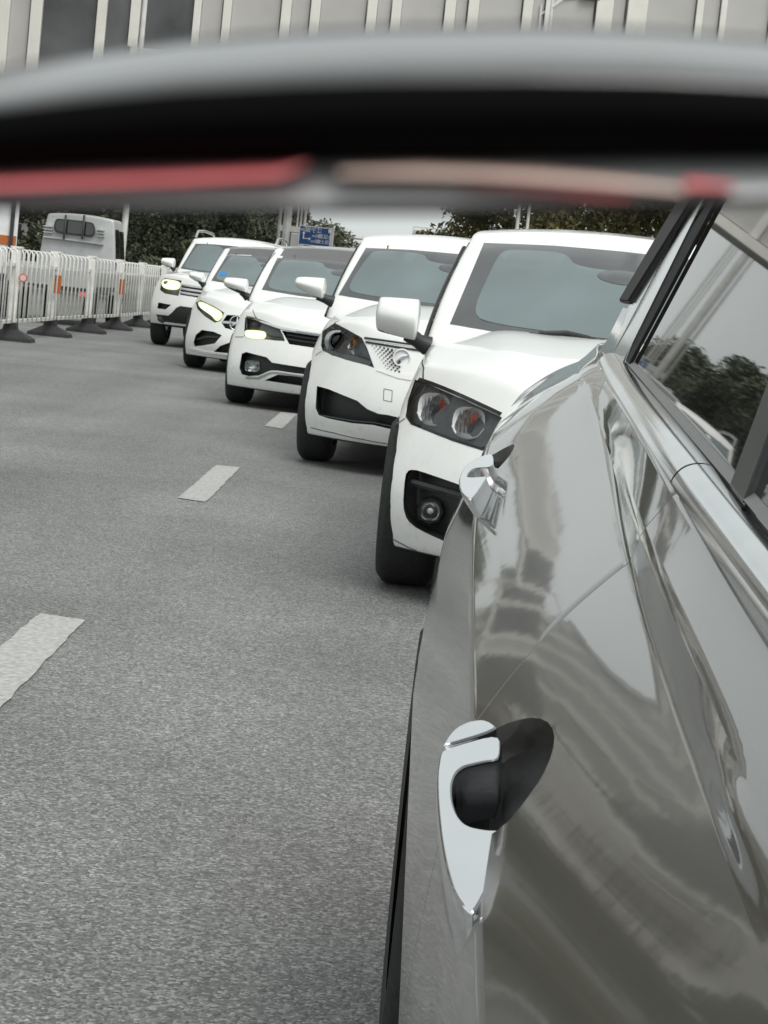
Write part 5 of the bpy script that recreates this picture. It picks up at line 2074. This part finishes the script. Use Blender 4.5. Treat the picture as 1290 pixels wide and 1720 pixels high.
# ------------------------------------------------------------------ trees
def tree_meshes(seed, h, w, trunk_h, n, leaf, mat_leaf, clumps=26, low=0.12):
    rnd = random.Random(seed)
    bm = bmesh.new()
    top = V((rnd.uniform(-0.3, 0.3), rnd.uniform(-0.3, 0.3), h * 0.8))
    tube(bm, [(0, 0, 0), (0.03, 0.05, trunk_h * 0.5), top * 0.5, top], [0.20, 0.15, 0.11, 0.03], 8)
    cl = []
    for k in range(clumps):
        t = rnd.uniform(low, 1)
        an = rnd.uniform(0, 2 * math.pi)
        rad = w / 2 * math.sqrt(max(0.08, 1 - (2 * t - 0.85) ** 2)) * rnd.uniform(0.25, 1)
        c = V((rad * math.cos(an), rad * math.sin(an), t * h * 0.95))
        cl.append((c, rnd.uniform(0.10, 0.22) * w))
        if k % 2 == 0:
            b = V((0, 0, min(c.z * 0.6, h * 0.6)))
            tube(bm, [b, b.lerp(c, 0.5) + V((0, 0, 0.2)), c], [0.07, 0.045, 0.015], 5)
    trunk = to_mesh(bm, 'trunk')
    trunk.materials.append(M['bark'])
    vs, fs = [], []
    for i in range(n):
        c, r = cl[rnd.randrange(len(cl))]
        d = V((rnd.gauss(0, 1), rnd.gauss(0, 1), rnd.gauss(0, 0.8)))
        d = d.normalized() * r * rnd.random() ** 0.45
        p = c + d
        a = V((rnd.gauss(0, 1), rnd.gauss(0, 1), rnd.gauss(0, 1))).normalized()
        b = a.orthogonal().normalized()
        b = Matrix.Rotation(rnd.uniform(0, 6.28), 3, a) @ b
        e = a.cross(b)
        s1, s2 = leaf * rnd.uniform(0.6, 1.3), leaf * rnd.uniform(0.3, 0.6)
        k = len(vs)
        vs += [p - b * s1, p + e * s2, p + b * s1, p - e * s2]
        fs.append((k, k + 1, k + 2, k + 3))
    me = bpy.data.meshes.new('crown')
    me.from_pydata(vs, [], fs)
    me.materials.append(M[mat_leaf])
    return trunk, me


TV = {}
for kind, args in {'dark': [(1, 9.5, 6.0, 2.2, 9000, 0.17, 'leaf_dark'), (2, 8.5, 6.5, 2.0, 9000, 0.17, 'leaf_dark')], 'bush': [(3, 3.6, 4.2, 0.8, 7000, 0.10, 'leaf_dark', 22, 0.05), (4, 3.2, 4.6, 0.8, 7000, 0.10, 'leaf_dark', 22, 0.05)],
                   'olive': [(5, 9.0, 6.2, 2.0, 10000, 0.14, 'leaf_olive'), (6, 8.0, 5.6, 2.0, 9000, 0.14, 'leaf_olive')]}.items():
    TV[kind] = [tree_meshes(*a) for a in args]


def tree(kind, v, x, y, rz, s, label, group):
    tr, cr = TV[kind][v]
    t = thing('bush' if kind == 'bush' else 'tree', label, 'bush' if kind == 'bush' else 'tree', (x, y, 0), rz, group)
    t.scale = (s, s, s * (0.60 if kind == 'dark' else 1))
    for n, me in (('trunk', tr), ('crown', cr)):
        o = bpy.data.objects.new(n, me)
        COL.objects.link(o)
        o.parent = t
    return t


def tx(px, y):
    return at(px, 440, y).x


for i, (x, y, v, s_) in enumerate(((-13.5, 24, 0, 0.85), (-14.2, 33, 1, 0.95), (-13.8, 43, 0, 0.8), (-15.0, 55, 1, 0.9))):
    t = tree('olive', v, x, y, i * 2.1, s_, ['roadside tree mirrored low in the front door of the grey car', 'roadside tree mirrored near the front handle of the grey car', 'roadside tree mirrored near the door gap of the grey car', 'roadside tree mirrored in the rear door of the grey car'][i], 'roadside trees mirrored in the grey car')
LG = 'dark green trees beyond the barrier'
for i, (px, y, v, s, lab) in enumerate(((225, 78, 0, 1.0, 'dark green tree right beside the lamp post behind the truck'), (285, 82, 1, 1.05, 'dark green tree above the mirror of the tall white car'), (340, 86, 0, 1.05, 'dark green tree above the roof of the tall white car'),
                                        (395, 90, 1, 1.0, 'dark green tree above the roof rail of the tall white car'), (440, 98, 0, 1.0, 'dark green tree left of the thin pale lamp post'), (482, 118, 1, 1.1, 'dark green tree behind the white mast'),
                                        (160, 84, 1, 1.0, 'dark green tree behind the silver truck'), (95, 88, 0, 1.0, 'dark green tree behind the gap between van and truck'), (515, 150, 1, 1.0, 'far dark green tree just behind the blue road sign'))):
    tree('dark', v, tx(px, y), y, i * 1.3, s, lab, LG)
for i, (px, y, v, s, lab) in enumerate(((240, 66, 0, 0.8, 'bush low behind the barrier, left of the tall white car'), (300, 66, 1, 0.95, 'bush behind the door mirror of the tall white car'), (370, 70, 0, 1.05, 'bush behind the roof of the tall white car'), (430, 74, 1, 1.0, 'bush behind the black roof of the fourth car'),
                                        (478, 82, 0, 0.95, 'bush at the foot of the white mast and blue sign'), (585, 150, 1, 1.3, 'small far bush behind the white pipe railing'), (560, 148, 0, 1.25, 'small far bush right of the blue sign'))):
    tree('bush', v, tx(px, y), y, i * 0.9, s, lab, 'bushes along the far side of the road')
for i, (px, y, v, s, lab) in enumerate(((800, 96, 0, 1.05, 'olive tree left of the two pale poles'), (850, 92, 1, 1.1, 'olive tree just behind the two pale poles'), (915, 88, 0, 1.0, 'olive tree right of the two pale poles'), (985, 84, 1, 1.1, 'yellowish olive tree above the middle of the nearest white roof'),
                                        (1050, 80, 0, 1.0, 'yellowish olive tree above the right end of the nearest white roof'), (1115, 76, 1, 1.1, 'olive tree beside the black pillar trim of the grey car'), (1190, 72, 0, 1.1, 'olive tree behind the side window of the grey car'))):
    tree('olive', v, tx(px, y), y, i * 1.7, s, lab, 'olive green trees on the right side')


# ------------------------------------------------------------------ buildings
def building(name, label, x0, x1, y0, y1, floors, fh, m, bays_front, bays_side, base=0.0, group=None):
    t = thing(name, label, 'building', ((x0 + x1) / 2, (y0 + y1) / 2, 0), 0, group)
    w, d = (x1 - x0) / 2, (y1 - y0) / 2
    H = floors * fh + 1.0
    obj('wall', bx(-w, w, -d, d, base, H), m, t)
    obj('roof', bx(-w - 0.3, w + 0.3, -d - 0.3, d + 0.3, H + 0.003, H + 0.5), M['concrete'], t)
    wm = to_mesh(bx(-0.04, 0.05, -0.8, 0.8, -0.75, 0.75), 'window')
    wm.materials.append(M['window_dark'])
    sm = to_mesh(bx(-0.02, 0.16, -0.9, 0.9, -0.09, 0.0), 'sill')
    sm.materials.append(M['mullion'])

    def put(me, nm, loc, rz, par):
        o = bpy.data.objects.new(nm, me)
        COL.objects.link(o)
        o.parent = par
        o.location = loc
        o.rotation_euler = (0, 0, rz)
        return o
    for f in range(floors):
        z = base + fh * (f + 0.55)
        for k in range(bays_side):
            y = -d + 2 * d * (k + 0.5) / bays_side
            wn = put(wm, 'window', (w, y, z), 0, t)
            put(sm, 'sill', (0, 0, -0.78), 0, wn)
        for k in range(bays_front):
            x = -w + 2 * w * (k + 0.5) / bays_front
            wn = put(wm, 'window', (x, -d, z), R(-90), t)
            put(sm, 'sill', (0, 0, -0.78), 0, wn)
    for k in range(0, bays_side, 2):
        y = -d + 2 * d * (k + 1.0) / bays_side
        obj('pilaster', bx(w, w + 0.25, y - 0.25, y + 0.25, base, H), M['mullion'], t)
    for f in (1, 3):
        if f < floors:
            obj('floor_band', bx(w, w + 0.32, -d, d, base + fh * f - 0.15, base + fh * f + 0.1), M['wall_pale'], t)
    return t


building('apartment_building', 'tan building with dark windows mirrored in the doors of the grey car', -40, -23, 26, 60, 8, 3.3, M['wall_tan'], 4, 10)
building('apartment_building', 'pale building farther off mirrored in the rear door of the grey car', -40, -19, 70, 112, 6, 3.3, M['wall_tan2'], 5, 12)

# pale building with white uprights above the mirror housing, carried over the road
OD = 62.0
zb3 = at(645, 195, OD).z
OT = thing('bridge_building', 'pale building front with white uprights seen above the mirror housing', 'building', (-1, OD, 0))
ox = -1.0
zt3 = 11.6
zl3, xs3, xb3, zm3 = 10.05, -1.0, -8.3, 7.55
obj('wall', bx(-22, xb3, 0.3, 5, zb3, zl3), M['wall_pale'], OT)
obj('wall', bx(xb3, xs3, 0.3, 5, zm3, zl3), M['wall_pale'], OT)
obj('wall', bx(xs3, 15, 0.3, 5, zm3, zt3), M['wall_pale'], OT)
xs = [(8, 22), (62, 24), (172, 20), (228, 20), (332, 15), (382, 17), (481, 20), (530, 20), (625, 20), (666, 20), (756, 22), (795, 22), (886, 20), (922, 16), (1015, 34), (1070, 40), (1175, 14), (1215, 12)]
wx = [(at(p, 20, OD).x - ox, w * OD / F) for p, w in xs]
wx = [(wx[0][0] - 9, 0.35), (wx[0][0] - 6, 0.35), (wx[0][0] - 3, 0.35)] + wx + [(wx[-1][0] + 1.5 * k, 0.3) for k in range(1, 5)]
for i, (x, w) in enumerate(wx):
    w *= 0.8
    obj('upright', bx(x - w / 2, x + w / 2, -0.12, 0.12, (zb3 if x < xb3 else zm3) + 0.02, (zt3 if x + ox + 0 > xs3 - 0.5 + 0 else zl3) - 0.05, 0.02), M['mullion'], OT)
    if i + 1 < len(wx):
        x2, w2 = wx[i + 1]
        dark = i in (0, 2, 4, 5, 6)
        obj('window_pane' if dark else 'panel', bx(x + w / 2 + 0.01, x2 - w2 / 2 - 0.01, 0.04, 0.2, (zb3 if x2 < xb3 + 1 else zm3) + 0.05, (zt3 if x > xs3 + 1.0 else zl3) - 0.1), M['bay_glass'] if dark else M['panel_grey'], OT)
obj('floor_band', bx(xb3, 15, -0.2, 0.28, zm3 - 0.3, zm3), M['mullion'], OT)
obj('floor_band', bx(-22, xb3 - 0.02, -0.2, 0.28, zb3 - 0.3, zb3), M['mullion'], OT)
for x in (-21, 14):
    obj('leg', bx(x - 0.7, x + 0.7, 1, 4, 0, zb3 - 0.5), M['concrete'], OT)
